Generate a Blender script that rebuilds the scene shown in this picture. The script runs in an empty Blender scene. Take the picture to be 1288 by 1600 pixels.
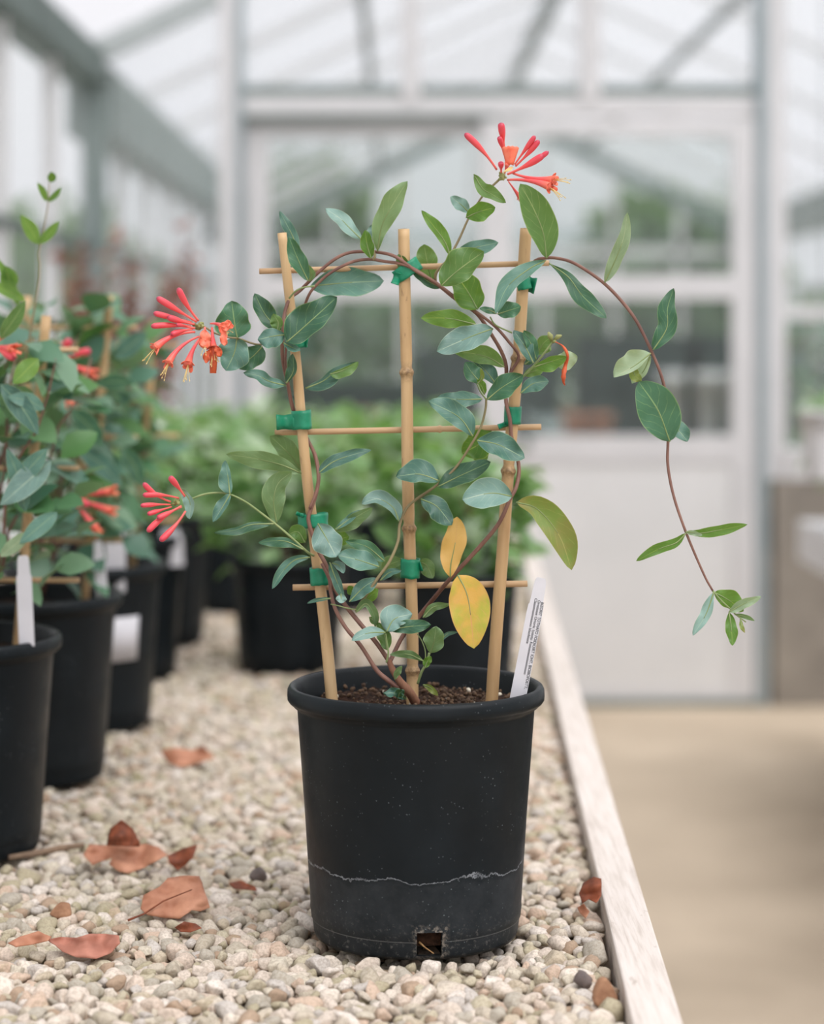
import bpy, bmesh, math, random
import numpy as np
from mathutils import Vector, Matrix, noise
random.seed(7); RS = np.random.RandomState(7)
C = bpy.context.scene.collection
SC = bpy.context.scene
PI = math.pi

# ---------------------------------------------------------------- camera
F, PX0, PY0, CZ = 3400.0, 620.0, 520.0, 1.416
cd = bpy.data.cameras.new('camera'); cam = bpy.data.objects.new('camera', cd); C.objects.link(cam)
cam.location = (0, 0, CZ); cam.rotation_euler = (PI/2, 0, 0)
cd.sensor_fit = 'VERTICAL'; cd.sensor_height = 36; cd.sensor_width = 29
cd.lens = F/1600*36; cd.shift_x = (644-PX0)/1600; cd.shift_y = (PY0-800)/1600
cd.dof.use_dof = True; cd.dof.focus_distance = 2.15; cd.dof.aperture_fstop = 2.7
cd.clip_start = .05; cd.clip_end = 200
SC.camera = cam

# ---------------------------------------------------------------- overcast sky
w = bpy.data.worlds.new('overcast'); SC.world = w; w.use_nodes = True
nt = w.node_tree; nt.nodes.clear()
out = nt.nodes.new('ShaderNodeOutputWorld'); bg = nt.nodes.new('ShaderNodeBackground')
tc = nt.nodes.new('ShaderNodeTexCoord'); sx = nt.nodes.new('ShaderNodeSeparateXYZ'); rp = nt.nodes.new('ShaderNodeValToRGB')
nt.links.new(tc.outputs['Generated'], sx.inputs[0]); nt.links.new(sx.outputs['Z'], rp.inputs[0])
rp.color_ramp.elements[0].position = 0.0; rp.color_ramp.elements[0].color = (.60, .60, .63, 1)
rp.color_ramp.elements[1].position = .42; rp.color_ramp.elements[1].color = (1.0, .985, 1.0, 1)
nt.links.new(rp.outputs[0], bg.inputs[0]); nt.links.new(bg.outputs[0], out.inputs[0]); bg.inputs[1].default_value = 1.02
# weak veiled sun high behind the clouds
sd = bpy.data.lights.new('veiled_sun', 'SUN'); so = bpy.data.objects.new('veiled_sun', sd); C.objects.link(so)
sd.energy = 3.0; sd.angle = math.radians(50); sd.color = (1, .985, .965); so.rotation_euler = (math.radians(28), math.radians(22), 0)

SC.view_settings.view_transform = 'Standard'; SC.view_settings.look = 'None'
SC.view_settings.gamma = 1; SC.view_settings.use_curve_mapping = False
SC.view_settings.exposure = 0.33
SC.cycles.max_bounces = 8; SC.cycles.transparent_max_bounces = 24; SC.cycles.caustics_reflective = False; SC.cycles.caustics_refractive = False

# ---------------------------------------------------------------- helpers
def lin(r, g, b):
    f = lambda c: (c/255)/12.92 if c/255 <= .04045 else ((c/255+.055)/1.055)**2.4
    return (f(r), f(g), f(b), 1)
def P(px, py, Y):                                   # the point at distance Y that lies on a line of sight measured in the photo
    return Vector(((px-PX0)/F*Y, Y, CZ-(py-PY0)/F*Y))
WL = {}
def wl(o): return WL[o.name] if o else Vector((0, 0, 0))
def tag(o, label=None, cat=None, group=None, kind=None):
    if label: o['label'] = label
    if cat: o['category'] = cat
    if group: o['group'] = group
    if kind: o['kind'] = kind
    return o
def empty(name, loc, label=None, cat=None, group=None, kind=None):
    o = bpy.data.objects.new(name, None); C.objects.link(o); o.empty_display_size = .05
    o.location = loc; WL[o.name] = Vector(loc); return tag(o, label, cat, group, kind)
class MB:
    def __init__(s): s.v = []; s.f = []; s.uv = []; s.c = []; s.mi = []; s.cur = 0
    def add(s, vs, fs, uvs=None, col=None):
        n = len(s.v); s.v += [tuple(x) for x in vs]; s.f += [tuple(i+n for i in f) for f in fs]
        s.uv += uvs if uvs else [(0, 0)]*len(vs); s.c += [col if col is not None else 0.0]*len(vs)
        s.mi += [s.cur]*len(fs); return s
    def box(s, p0, p1):
        (a, b, c), (d, e, f) = p0, p1
        return s.add([(a,b,c),(d,b,c),(d,e,c),(a,e,c),(a,b,f),(d,b,f),(d,e,f),(a,e,f)],
            [(0,3,2,1),(4,5,6,7),(0,1,5,4),(1,2,6,5),(2,3,7,6),(3,0,4,7)], [(0,0),(1,0),(1,1),(0,1)]*2)
    def bar(s, p0, p1, w, h, up=(0,0,1)):
        p0, p1 = Vector(p0), Vector(p1); d = (p1-p0).normalized(); u = Vector(up)
        if abs(d.dot(u)) > .98: u = Vector((0,1,0))
        x = d.cross(u).normalized()*w/2; y = x.cross(d).normalized()*h/2
        v = [p+a*x+b*y for p in (p0, p1) for a, b in ((-1,-1),(1,-1),(1,1),(-1,1))]
        return s.add(v, [(3,2,1,0),(4,5,6,7),(0,1,5,4),(1,2,6,5),(2,3,7,6),(3,0,4,7)])
    def tube(s, pts, rad, seg=8, cap=True, flat=None, col=None):
        pts = [Vector(p) for p in pts]; n = len(pts)
        if not hasattr(rad, '__len__'): rad = [rad]*n
        ref = None; vs = []; uvs = []
        L = 0
        for i, p in enumerate(pts):
            t = (pts[min(i+1, n-1)]-pts[max(i-1, 0)]).normalized()
            if ref is None: ref = t.orthogonal().normalized()
            ref = (ref-t*ref.dot(t)).normalized(); b = t.cross(ref)
            if i: L += (p-pts[i-1]).length
            for k in range(seg):
                a = 2*PI*k/seg
                vs.append(p+(ref*math.cos(a)+b*math.sin(a))*rad[i]); uvs.append((k/seg, L*10 if flat is None else i/(n-1)))
        fs = [(i*seg+k, i*seg+(k+1)%seg, (i+1)*seg+(k+1)%seg, (i+1)*seg+k) for i in range(n-1) for k in range(seg)]
        if cap: fs += [tuple(range(seg))[::-1], tuple((n-1)*seg+k for k in range(seg))]
        return s.add(vs, fs, uvs, col)
    def lathe(s, prof, cx, cy, z0, seg=64, skip=None, uvs=False):
        n = len(prof); vs = []; fs = []
        for r, z in prof:
            for k in range(seg):
                a = 2*PI*k/seg; vs.append((cx+r*math.cos(a), cy+r*math.sin(a), z0+z))
        for i in range(n-1):
            for k in range(seg):
                if skip and skip(i, k): continue
                fs.append((i*seg+k, i*seg+(k+1)%seg, (i+1)*seg+(k+1)%seg, (i+1)*seg+k))
        return s.add(vs, fs)
    def build(s, name, mat, parent=None, smooth=True, label=None, cat=None, group=None, kind=None, origin=None, bevel=0, solid=0):
        me = bpy.data.meshes.new(name); V = np.array(s.v, dtype=float)
        lo = V.min(0); hi = V.max(0)
        og = Vector(origin) if origin is not None else Vector(((lo[0]+hi[0])/2, (lo[1]+hi[1])/2, lo[2]))
        me.from_pydata([tuple(x) for x in (V-np.array(og))], [], s.f)
        ul = me.uv_layers.new(name='UVMap'); li = np.zeros(len(me.loops), dtype=np.int32); me.loops.foreach_get('vertex_index', li)
        ul.data.foreach_set('uv', np.array(s.uv, dtype=np.float32)[li].ravel())
        if any(c != 0.0 for c in s.c):
            at = me.attributes.new('rnd', 'FLOAT', 'POINT'); at.data.foreach_set('value', np.array(s.c, dtype=np.float32))
        for m in (mat if isinstance(mat, list) else [mat]): me.materials.append(m)
        if max(s.mi) > 0: me.polygons.foreach_set('material_index', s.mi)
        if smooth: me.polygons.foreach_set('use_smooth', [True]*len(me.polygons))
        me.update()
        o = bpy.data.objects.new(name, me); C.objects.link(o)
        o.parent = parent; o.location = og-wl(parent); WL[o.name] = og
        if solid: m = o.modifiers.new('thickness', 'SOLIDIFY'); m.thickness = solid; m.offset = 0
        if bevel:
            m = o.modifiers.new('bevel', 'BEVEL'); m.width = bevel; m.segments = 2; m.limit_method = 'ANGLE'
        return tag(o, label, cat, group, kind)
def cr(pts, n):                                     # Catmull-Rom resample of a list of tuples
    pts = [np.array(p, dtype=float) for p in pts]
    if len(pts) == 2: return [tuple(pts[0]+(pts[1]-pts[0])*t) for t in np.linspace(0, 1, n)]
    q = [2*pts[0]-pts[1]]+pts+[2*pts[-1]-pts[-2]]; L = [0]
    for i in range(1, len(pts)): L.append(L[-1]+np.linalg.norm(pts[i]-pts[i-1])+1e-9)
    res = []
    for t in np.linspace(0, L[-1], n):
        i = min(max(0, np.searchsorted(L, t, 'right')-1), len(pts)-2); u = (t-L[i])/(L[i+1]-L[i])
        a, b, c, d = q[i:i+4]
        res.append(tuple(.5*((2*b)+(-a+c)*u+(2*a-5*b+4*c-d)*u*u+(-a+3*b-3*c+d)*u**3)))
    return res
def copy_tree(o, parent=None):
    c = o.copy(); C.objects.link(c); c.parent = parent
    for ch in list(o.children): copy_tree(ch, c)
    return c

# ---------------------------------------------------------------- materials
def newmat(name):
    m = bpy.data.materials.new(name); m.use_nodes = True; nt = m.node_tree
    return m, nt, nt.nodes['Principled BSDF'], nt.nodes['Material Output']
def N(nt, t, **k):
    n = nt.nodes.new(t)
    for a, b in k.items(): setattr(n, a, b)
    return n
def math_(nt, op, a, b=None, c=None):
    n = N(nt, 'ShaderNodeMath', operation=op)
    for i, x in enumerate((a, b, c)):
        if x is None: continue
        if isinstance(x, (int, float)): n.inputs[i].default_value = x
        else: nt.links.new(x, n.inputs[i])
    return n.outputs[0]
def mixc(nt, f, a, b, blend='MIX'):
    n = N(nt, 'ShaderNodeMix', data_type='RGBA', blend_type=blend)
    for i, x in ((0, f), (6, a), (7, b)):
        if isinstance(x, (int, float, tuple)): n.inputs[i].default_value = x
        else: nt.links.new(x, n.inputs[i])
    return n.outputs[2]
def noise_(nt, scale, detail=3, vec=None, rough=.55):
    n = N(nt, 'ShaderNodeTexNoise'); n.inputs['Scale'].default_value = scale; n.inputs['Detail'].default_value = detail; n.inputs['Roughness'].default_value = rough
    if vec is not None: nt.links.new(vec, n.inputs['Vector'])
    return n.outputs[0]
def ramp(nt, f, *st):
    n = N(nt, 'ShaderNodeValToRGB'); nt.links.new(f, n.inputs[0]); e = n.color_ramp.elements
    while len(e) < len(st): e.new(.5)
    for i, (p, c) in enumerate(st): e[i].position = p; e[i].color = c if len(c) == 4 else (*c, 1)
    return n.outputs[0]
def bump(nt, b, h, strength=.3, dist=.002):
    n = N(nt, 'ShaderNodeBump'); n.inputs['Strength'].default_value = strength; n.inputs['Distance'].default_value = dist
    nt.links.new(h, n.inputs['Height']); nt.links.new(n.outputs[0], b.inputs['Normal'])
def mottle(name, c1, c2, scale=20, rough=.6, bmp=0, spec=.5, metal=0, stretch=None, dist=.002, detail=4):
    m, nt, b, o = newmat(name); tc = N(nt, 'ShaderNodeTexCoord'); v = tc.outputs['Object']
    if stretch:
        mp = N(nt, 'ShaderNodeMapping'); mp.inputs['Scale'].default_value = stretch; nt.links.new(v, mp.inputs[0]); v = mp.outputs[0]
    f = noise_(nt, scale, detail, v)
    nt.links.new(ramp(nt, f, (.3, c1), (.7, c2)), b.inputs['Base Color'])
    b.inputs['Roughness'].default_value = rough; b.inputs['Specular IOR Level'].default_value = spec; b.inputs['Metallic'].default_value = metal
    if bmp: bump(nt, b, f, bmp, dist)
    return m
def leafmat(name, c1, c2, vein, trans=.25, rough=.44, spot=None):
    m, nt, b, o = newmat(name); tc = N(nt, 'ShaderNodeTexCoord'); sp = N(nt, 'ShaderNodeSeparateXYZ'); nt.links.new(tc.outputs['UV'], sp.inputs[0])
    u = math_(nt, 'ABSOLUTE', math_(nt, 'MULTIPLY_ADD', sp.outputs[0], 2.0, -1.0)); v = sp.outputs[1]
    oi = N(nt, 'ShaderNodeObjectInfo')
    f = math_(nt, 'ADD', math_(nt, 'MULTIPLY', noise_(nt, 45, 3, tc.outputs['Object']), .6), math_(nt, 'MULTIPLY', oi.outputs['Random'], .45))
    dk = tuple(x*.72 for x in c1[:3])+(1,)
    col = ramp(nt, f, (.22, dk), (.42, c1), (.78, c2))
    if spot:
        sf = ramp(nt, noise_(nt, 28, 3, tc.outputs['Object']), (.42, (0,0,0)), (.62, (1,1,1)))
        col = mixc(nt, sf, col, spot)
    t = math_(nt, 'ADD', math_(nt, 'SUBTRACT', math_(nt, 'MULTIPLY', v, 6.0), math_(nt, 'MULTIPLY', u, 2.0)), math_(nt, 'MULTIPLY', noise_(nt, 70, 2, tc.outputs['Object']), .8))
    fr = math_(nt, 'ABSOLUTE', math_(nt, 'SUBTRACT', math_(nt, 'FRACT', t), .5))
    side = math_(nt, 'MULTIPLY', math_(nt, 'LESS_THAN', fr, .04), math_(nt, 'MULTIPLY', ramp(nt, noise_(nt, 90, 3, tc.outputs['Object']), (.35, (.1,.1,.1)), (.65, (.9,.9,.9))), .48))
    mid = math_(nt, 'MULTIPLY', math_(nt, 'LESS_THAN', u, .035), .7)
    vf = math_(nt, 'MAXIMUM', side, mid)
    col = mixc(nt, vf, col, vein); col = mixc(nt, math_(nt, 'MULTIPLY', math_(nt, 'GREATER_THAN', u, .955), .55), col, vein); nt.links.new(col, b.inputs['Base Color'])
    b.inputs['Roughness'].default_value = rough; b.inputs['Specular IOR Level'].default_value = .5
    fine = noise_(nt, 500, 2, tc.outputs['Object'])
    bump(nt, b, math_(nt, 'ADD', math_(nt, 'MULTIPLY', vf, -.6), math_(nt, 'MULTIPLY', fine, .4)), .5, .0006)
    tr = N(nt, 'ShaderNodeBsdfTranslucent'); nt.links.new(mixc(nt, .5, col, (.35, .55, .08, 1)), tr.inputs[0])
    mx = N(nt, 'ShaderNodeMixShader'); mx.inputs[0].default_value = trans
    nt.links.new(b.outputs[0], mx.inputs[1]); nt.links.new(tr.outputs[0], mx.inputs[2]); nt.links.new(mx.outputs[0], o.inputs[0])
    return m
M = {}
M['b'] = leafmat('leaf_glaucous', lin(64,104,92), lin(92,132,118), lin(150,175,135), .10)
M['d'] = leafmat('leaf_deep', lin(44,88,66), lin(66,112,82), lin(140,168,110), .12)
M['l'] = leafmat('leaf_pale_blue', lin(112,145,136), lin(138,168,158), lin(175,190,165), .10)
M['g'] = leafmat('leaf_green', lin(84,122,62), lin(108,140,78), lin(165,180,120), .28)
M['n'] = leafmat('leaf_bright', lin(80,124,44), lin(104,142,58), lin(170,185,90), .32)
M['u'] = leafmat('leaf_underside', lin(104,134,92), lin(128,154,110), lin(165,180,135), .28)
M['p'] = leafmat('leaf_whitish', lin(150,172,140), lin(172,190,160), lin(195,200,165), .30)
M['o'] = leafmat('leaf_olive', lin(112,136,58), lin(134,150,78), lin(180,170,105), .30, spot=lin(140,130,70))
M['y'] = leafmat('leaf_yellow', lin(232,178,84), lin(236,192,120), lin(226,160,110), .30, spot=lin(176,184,66))
M['a'] = leafmat('leaf_amber', lin(222,166,84), lin(232,184,110), lin(226,170,110), .30)
def stemmat(name, c1, c2):
    return mottle(name, c1, c2, 60, .55, .4, .4, stretch=(1,1,.25), dist=.0008)
M['stem'] = stemmat('vine_bark', lin(104,70,62), lin(142,104,90))
M['stem_young'] = stemmat('vine_young', lin(128,112,86), lin(140,130,92))
M['stem_green'] = stemmat('vine_green', lin(120,140,88), lin(150,160,110))
M['trunk'] = mottle('vine_trunk', lin(112,74,58), lin(158,116,92), 90, .8, .8, .3, stretch=(1,1,.3), dist=.002)
def flowermat(nm='coral_petal', tipc=(150,44,78), subc=(216,66,86)):
    m, nt, b, o = newmat(nm); tc = N(nt, 'ShaderNodeTexCoord'); sp = N(nt, 'ShaderNodeSeparateXYZ'); nt.links.new(tc.outputs['UV'], sp.inputs[0])
    c = ramp(nt, sp.outputs[1], (0, lin(238,116,104)), (.45, lin(232,84,88)), (.74, lin(*subc)), (.95, lin(*tipc)))
    f = noise_(nt, 120, 2, tc.outputs['Object']); c = mixc(nt, math_(nt, 'MULTIPLY', f, .25), c, lin(236,110,110))
    nt.links.new(c, b.inputs['Base Color']); b.inputs['Roughness'].default_value = .4
    b.inputs['Subsurface Weight'].default_value = .15; b.inputs['Subsurface Radius'].default_value = (.004,.001,.001); b.inputs['Subsurface Scale'].default_value = .5
    return m
M['petal'] = flowermat(); M['petal_open'] = flowermat('coral_trumpet', (238,116,92), (234,92,92))
M['lobe'] = mottle('orange_lobe', lin(240,104,76), lin(248,142,112), 90, .45, .2)
M['wither'] = mottle('withered_petal', lin(176,66,34), lin(222,104,58), 60, .6, .4)
M['stamen'] = mottle('stamen', lin(214,178,104), lin(232,210,150), 60, .5)
M['calyx'] = mottle('calyx', lin(120,128,72), lin(160,160,104), 120, .6)
M['anther'] = mottle('anther', lin(110,80,40), lin(160,120,60), 100, .6)
def canemat():
    m, nt, b, o = newmat('bamboo'); tc = N(nt, 'ShaderNodeTexCoord'); v = tc.outputs['Object']
    mp = N(nt, 'ShaderNodeMapping'); mp.inputs['Scale'].default_value = (1, 1, .12); nt.links.new(v, mp.inputs[0])
    c = ramp(nt, noise_(nt, 60, 4, mp.outputs[0]), (.25, lin(174,138,96)), (.55, lin(196,162,118)), (.8, lin(212,182,140)))
    mp2 = N(nt, 'ShaderNodeMapping'); mp2.inputs['Scale'].default_value = (1, 1, .22); nt.links.new(v, mp2.inputs[0])
    d = ramp(nt, noise_(nt, 210, 5, mp2.outputs[0], .7), (.62, (0,0,0)), (.70, (1,1,1)))
    big = ramp(nt, noise_(nt, 9, 2, v), (.45, (0,0,0)), (.62, (1,1,1)))
    d = math_(nt, 'MULTIPLY', math_(nt, 'MULTIPLY', d, big), .8)
    at = N(nt, 'ShaderNodeAttribute', attribute_name='rnd')
    d2 = math_(nt, 'MULTIPLY', at.outputs['Fac'], ramp(nt, noise_(nt, 300, 3, v), (.35, (.3,.3,.3)), (.6, (1,1,1))))
    c = mixc(nt, math_(nt, 'MAXIMUM', d, math_(nt, 'MULTIPLY', d2, .75)), c, lin(84,56,30))
    nt.links.new(c, b.inputs['Base Color']); b.inputs['Roughness'].default_value = .5
    bump(nt, b, noise_(nt, 150, 3, mp.outputs[0]), .3, .0006)
    return m
M['cane'] = canemat()
M['crosspiece'] = mottle('split_bamboo', lin(178,142,104), lin(204,172,134), 60, .55, .3, stretch=(.1,1,1))
M['hollow'] = mottle('cane_hollow', lin(60,42,28), lin(92,66,44), 200, .9)
M['cane_end'] = mottle('cane_end', lin(150,112,72), lin(190,150,100), 200, .8)
M['tie'] = mottle('green_tie_tape', lin(10,118,84), lin(26,140,104), 90, .45, .5, .5, dist=.0015)
def potmat(name, line=True):
    m, nt, b, o = newmat(name); tc = N(nt, 'ShaderNodeTexCoord'); v = tc.outputs['Object']; sp = N(nt, 'ShaderNodeSeparateXYZ'); nt.links.new(v, sp.inputs[0])
    base = ramp(nt, noise_(nt, 14, 5, v), (.3, lin(15,20,23)), (.7, lin(23,29,33)))
    vo = N(nt, 'ShaderNodeTexVoronoi'); vo.inputs['Scale'].default_value = 210; nt.links.new(v, vo.inputs['Vector'])
    spk = math_(nt, 'LESS_THAN', vo.outputs['Distance'], .13)
    patch = ramp(nt, noise_(nt, 26, 4, v), (.48, (0,0,0)), (.66, (1,1,1)))
    c = base
    z = sp.outputs[2]
    if line:
        w1 = noise_(nt, 17, 1, v); w2 = noise_(nt, 140, 4, v, .7)
        zz = math_(nt, 'ADD', z, math_(nt, 'ADD', math_(nt, 'MULTIPLY', math_(nt, 'SUBTRACT', w1, .5), .034), math_(nt, 'MULTIPLY', math_(nt, 'SUBTRACT', w2, .5), .010)))
        dd = math_(nt, 'ABSOLUTE', math_(nt, 'SUBTRACT', zz, .078))
        ln = ramp(nt, math_(nt, 'MULTIPLY', dd, 800), (.0, (1,1,1)), (.75, (0,0,0)))
        ln = math_(nt, 'MULTIPLY', ln, ramp(nt, noise_(nt, 90, 3, v), (.3, (.25,.25,.25)), (.6, (1,1,1))))
        below = ramp(nt, math_(nt, 'MULTIPLY', math_(nt, 'SUBTRACT', .078, zz), 60), (0, (0,0,0)), (.35, (1,1,1)))
        film = math_(nt, 'MULTIPLY', below, ramp(nt, noise_(nt, 40, 6, v, .7), (.3, (.03,.03,.03)), (.8, (.16,.16,.16))))
        c = mixc(nt, film, c, lin(108,112,116))
        c = mixc(nt, math_(nt, 'MULTIPLY', ln, .62), c, lin(176,180,186))
        # scale crust low down and round the drain hole
        low = ramp(nt, z, (.0, (1,1,1)), (.05, (0,0,0)))
        cr_ = math_(nt, 'MULTIPLY', low, ramp(nt, noise_(nt, 200, 5, v, .8), (.56, (0,0,0)), (.66, (1,1,1))))
        c = mixc(nt, math_(nt, 'MULTIPLY', cr_, .4), c, lin(150,145,140))
        ax = math_(nt, 'ABSOLUTE', math_(nt, 'SUBTRACT', sp.outputs[0], .013)); az = math_(nt, 'ABSOLUTE', math_(nt, 'SUBTRACT', z, .0165))
        hd = math_(nt, 'MAXIMUM', ax, az)
        hr = math_(nt, 'MULTIPLY', ramp(nt, hd, (.0128, (1,1,1)), (.0185, (0,0,0))), math_(nt, 'LESS_THAN', sp.outputs[1], 0.0))
        hr = math_(nt, 'MULTIPLY', hr, ramp(nt, noise_(nt, 260, 5, v, .8), (.50, (0,0,0)), (.60, (1,1,1))))
        c = mixc(nt, math_(nt, 'MULTIPLY', hr, .6), c, lin(176,164,150))
        sc = N(nt, 'ShaderNodeTexVoronoi', feature='DISTANCE_TO_EDGE'); sc.inputs['Scale'].default_value = 5
        # the moulded seam line
        sm = math_(nt, 'LESS_THAN', math_(nt, 'ABSOLUTE', math_(nt, 'SUBTRACT', z, .0175)), .0005)
        c = mixc(nt, math_(nt, 'MULTIPLY', sm, .28), c, lin(160,160,160))
    c = mixc(nt, math_(nt, 'MULTIPLY', math_(nt, 'MULTIPLY', spk, patch), .45), c, lin(150,160,165))
    nt.links.new(c, b.inputs['Base Color']); b.inputs['Roughness'].default_value = .42; b.inputs['Specular IOR Level'].default_value = .2
    nt.links.new(ramp(nt, noise_(nt, 30, 4, v), (.3, (.36,.36,.36)), (.7, (.52,.52,.52))), b.inputs['Roughness'])
    bump(nt, b, noise_(nt, 60, 4, v), .12, .001)
    return m
M['pot'] = potmat('black_pot_main'); M['pot2'] = potmat('black_pot_plain', False)
M['soil'] = mottle('potting_soil', lin(30,20,15), lin(66,44,31), 160, .95, 1.0, .2, dist=.006)
M['crumb'] = mottle('soil_crumb', lin(50,38,30), lin(116,90,68), 120, .9, .5)
M['perlite'] = mottle('perlite', lin(205,195,175), lin(230,222,205), 120, .8, .4)
M['label'] = mottle('label_plastic', lin(204,202,207), lin(214,212,217), 30, .45)
M['ink'] = mottle('ink', lin(40,42,48), lin(52,54,60), 30, .6)
M['wood'] = mottle('painted_board', lin(206,196,190), lin(232,224,218), 26, .75, .35, .3, stretch=(1,.06,1), dist=.002, detail=6)
M['gap'] = mottle('gravel_bed', lin(70,62,46), lin(98,86,66), 60, .95)
def stonemat(name, src):
    m, nt, b, o = newmat(name); tc = N(nt, 'ShaderNodeTexCoord'); v = tc.outputs['Object']
    if src == 'obj':
        mp = N(nt, 'ShaderNodeMapping'); mp.inputs['Scale'].default_value = (.009, .009, .007); nt.links.new(v, mp.inputs[0]); v = mp.outputs[0]
    if src == 'obj': oi = N(nt, 'ShaderNodeObjectInfo'); f = oi.outputs['Random']
    else: at = N(nt, 'ShaderNodeAttribute', attribute_name='rnd'); f = at.outputs['Fac']
    pal = [(222,208,194),(206,194,176),(214,200,186),(192,181,163),(230,219,208),(198,188,164),(216,198,182),(186,178,164),(212,202,184),(182,172,146),(208,184,164),(204,196,188),(226,214,200),(178,154,132),(200,186,164),(212,200,184)]
    n = N(nt, 'ShaderNodeValToRGB'); n.color_ramp.interpolation = 'CONSTANT'; e = n.color_ramp.elements
    while len(e) < len(pal): e.new(.5)
    for i, c in enumerate(pal): e[i].position = i/len(pal); e[i].color = lin(*c)
    nt.links.new(f, n.inputs[0]); c = n.outputs[0]
    s1 = ramp(nt, noise_(nt, 380, 4, v, .7), (.46, (0,0,0)), (.58, (1,1,1)))
    c = mixc(nt, math_(nt, 'MULTIPLY', s1, .38), c, lin(140,122,104))
    s2 = ramp(nt, noise_(nt, 22, 4, v), (.60, (0,0,0)), (.72, (1,1,1)))
    c = mixc(nt, math_(nt, 'MULTIPLY', s2, .45), c, lin(132,130,74))
    nt.links.new(c, b.inputs['Base Color']); b.inputs['Roughness'].default_value = .85; b.inputs['Specular IOR Level'].default_value = .2
    bump(nt, b, noise_(nt, 300, 5, v, .75), .8, .0016)
    return m
M['stone'] = stonemat('gravel_stone', 'obj'); M['stones'] = stonemat('gravel_bulk', 'att')
M['dark_stone'] = mottle('dark_pebble', lin(92,82,80), lin(120,106,100), 90, .8, .4)
M['brown_stone'] = mottle('brown_stone', lin(132,92,66), lin(170,128,98), 90, .8, .4)
M['dry'] = mottle('dry_leaf', lin(156,100,74), lin(200,144,114), 34, .65, .5, dist=.001)
M['dry_red'] = mottle('dry_leaf_red', lin(142,88,70), lin(188,126,106), 34, .65, .5, dist=.001)
M['dry_dark'] = mottle('dry_leaf_dark', lin(96,48,28), lin(150,78,46), 70, .7, .5)
M['twig'] = mottle('twig', lin(112,92,76), lin(150,126,104), 60, .9, .5)
M['metal'] = mottle('grey_green_steel', lin(112,124,122), lin(128,138,136), 6, .55, 0, .4)
M['rafter'] = mottle('light_rafter', lin(160,166,166), lin(172,178,177), 6, .55)
M['metal_eave'] = mottle('far_eave', lin(118,132,128), lin(132,144,140), 6, .6, 0, .4)
M['metal_dark'] = mottle('dark_gutter', lin(84,98,94), lin(98,110,106), 6, .6, 0, .4)
M['metal_blue'] = mottle('blue_grey_channel', lin(140,152,156), lin(152,162,166), 6, .6)
M['white'] = mottle('white_frame', lin(200,199,200), lin(210,208,209), 4, .5)
M['panel'] = mottle('door_panel', lin(206,206,206), lin(218,217,217), 2.5, .55)
M['concrete'] = mottle('concrete_floor', lin(172,156,136), lin(204,187,165), 1.6, .8, .2, .3, detail=6)
M['brick'] = mottle('block_wall', lin(128,121,113), lin(150,142,132), 7, .9, .2)
M['outside'] = mottle('outside_ground', lin(176,178,174), lin(196,196,192), .6, 1)
def glassmat(name, tint, grime, gcol):
    m, nt, b, o = newmat(name); nt.nodes.remove(b)
    t = N(nt, 'ShaderNodeBsdfTransparent'); t.inputs[0].default_value = tint
    d = N(nt, 'ShaderNodeBsdfTranslucent'); d.inputs[0].default_value = gcol
    d2 = N(nt, 'ShaderNodeBsdfDiffuse'); d2.inputs[0].default_value = gcol
    g = N(nt, 'ShaderNodeBsdfGlossy'); g.inputs['Roughness'].default_value = .08
    m0 = N(nt, 'ShaderNodeMixShader'); m0.inputs[0].default_value = .4; nt.links.new(d.outputs[0], m0.inputs[1]); nt.links.new(d2.outputs[0], m0.inputs[2])
    m1 = N(nt, 'ShaderNodeMixShader'); m1.inputs[0].default_value = grime; nt.links.new(t.outputs[0], m1.inputs[1]); nt.links.new(m0.outputs[0], m1.inputs[2])
    m2 = N(nt, 'ShaderNodeMixShader'); m2.inputs[0].default_value = .02; nt.links.new(m1.outputs[0], m2.inputs[1]); nt.links.new(g.outputs[0], m2.inputs[2])
    nt.links.new(m2.outputs[0], o.inputs[0]); return m
M['glass'] = glassmat('clear_glass', (.97,.98,.98,1), .08, (.85,.86,.88,1))
M['glass_roof'] = glassmat('roof_glass', (.97,.97,.98,1), .12, (.95,.95,.97,1))
M['glass_door'] = glassmat('door_glass', (.86,.89,.88,1), .035, (.80,.81,.80,1))
M['crate'] = mottle('dark_crate', lin(38,54,52), lin(54,68,64), 8, .8)
M['terracotta'] = mottle('terracotta', lin(176,120,96), lin(196,142,116), 8, .8)
M['dried'] = mottle('dried_foliage', lin(116,70,56), lin(150,104,88), 20, .9)
def foliagemat(name, cols, trans=.3):
    m, nt, b, o = newmat(name); at = N(nt, 'ShaderNodeAttribute', attribute_name='rnd')
    c = ramp(nt, at.outputs['Fac'], *[(i/(len(cols)-1), lin(*x)) for i, x in enumerate(cols)])
    nt.links.new(c, b.inputs['Base Color']); b.inputs['Roughness'].default_value = .45
    tr = N(nt, 'ShaderNodeBsdfTranslucent'); nt.links.new(mixc(nt, .5, c, (.35,.6,.1,1)), tr.inputs[0])
    mx = N(nt, 'ShaderNodeMixShader'); mx.inputs[0].default_value = trans
    nt.links.new(b.outputs[0], mx.inputs[1]); nt.links.new(tr.outputs[0], mx.inputs[2]); nt.links.new(mx.outputs[0], o.inputs[0]); return m
M['fol_blue'] = foliagemat('foliage_blue', [(52,92,74),(84,124,108),(74,120,60),(120,150,130)], .2)
M['fol_green'] = foliagemat('foliage_green', [(72,112,58),(132,168,114),(104,148,84),(164,190,148),(218,226,214)], .40)
M['tree'] = foliagemat('tree_leaves', [(64,92,62),(90,116,82),(112,134,100)], .3)

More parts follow.
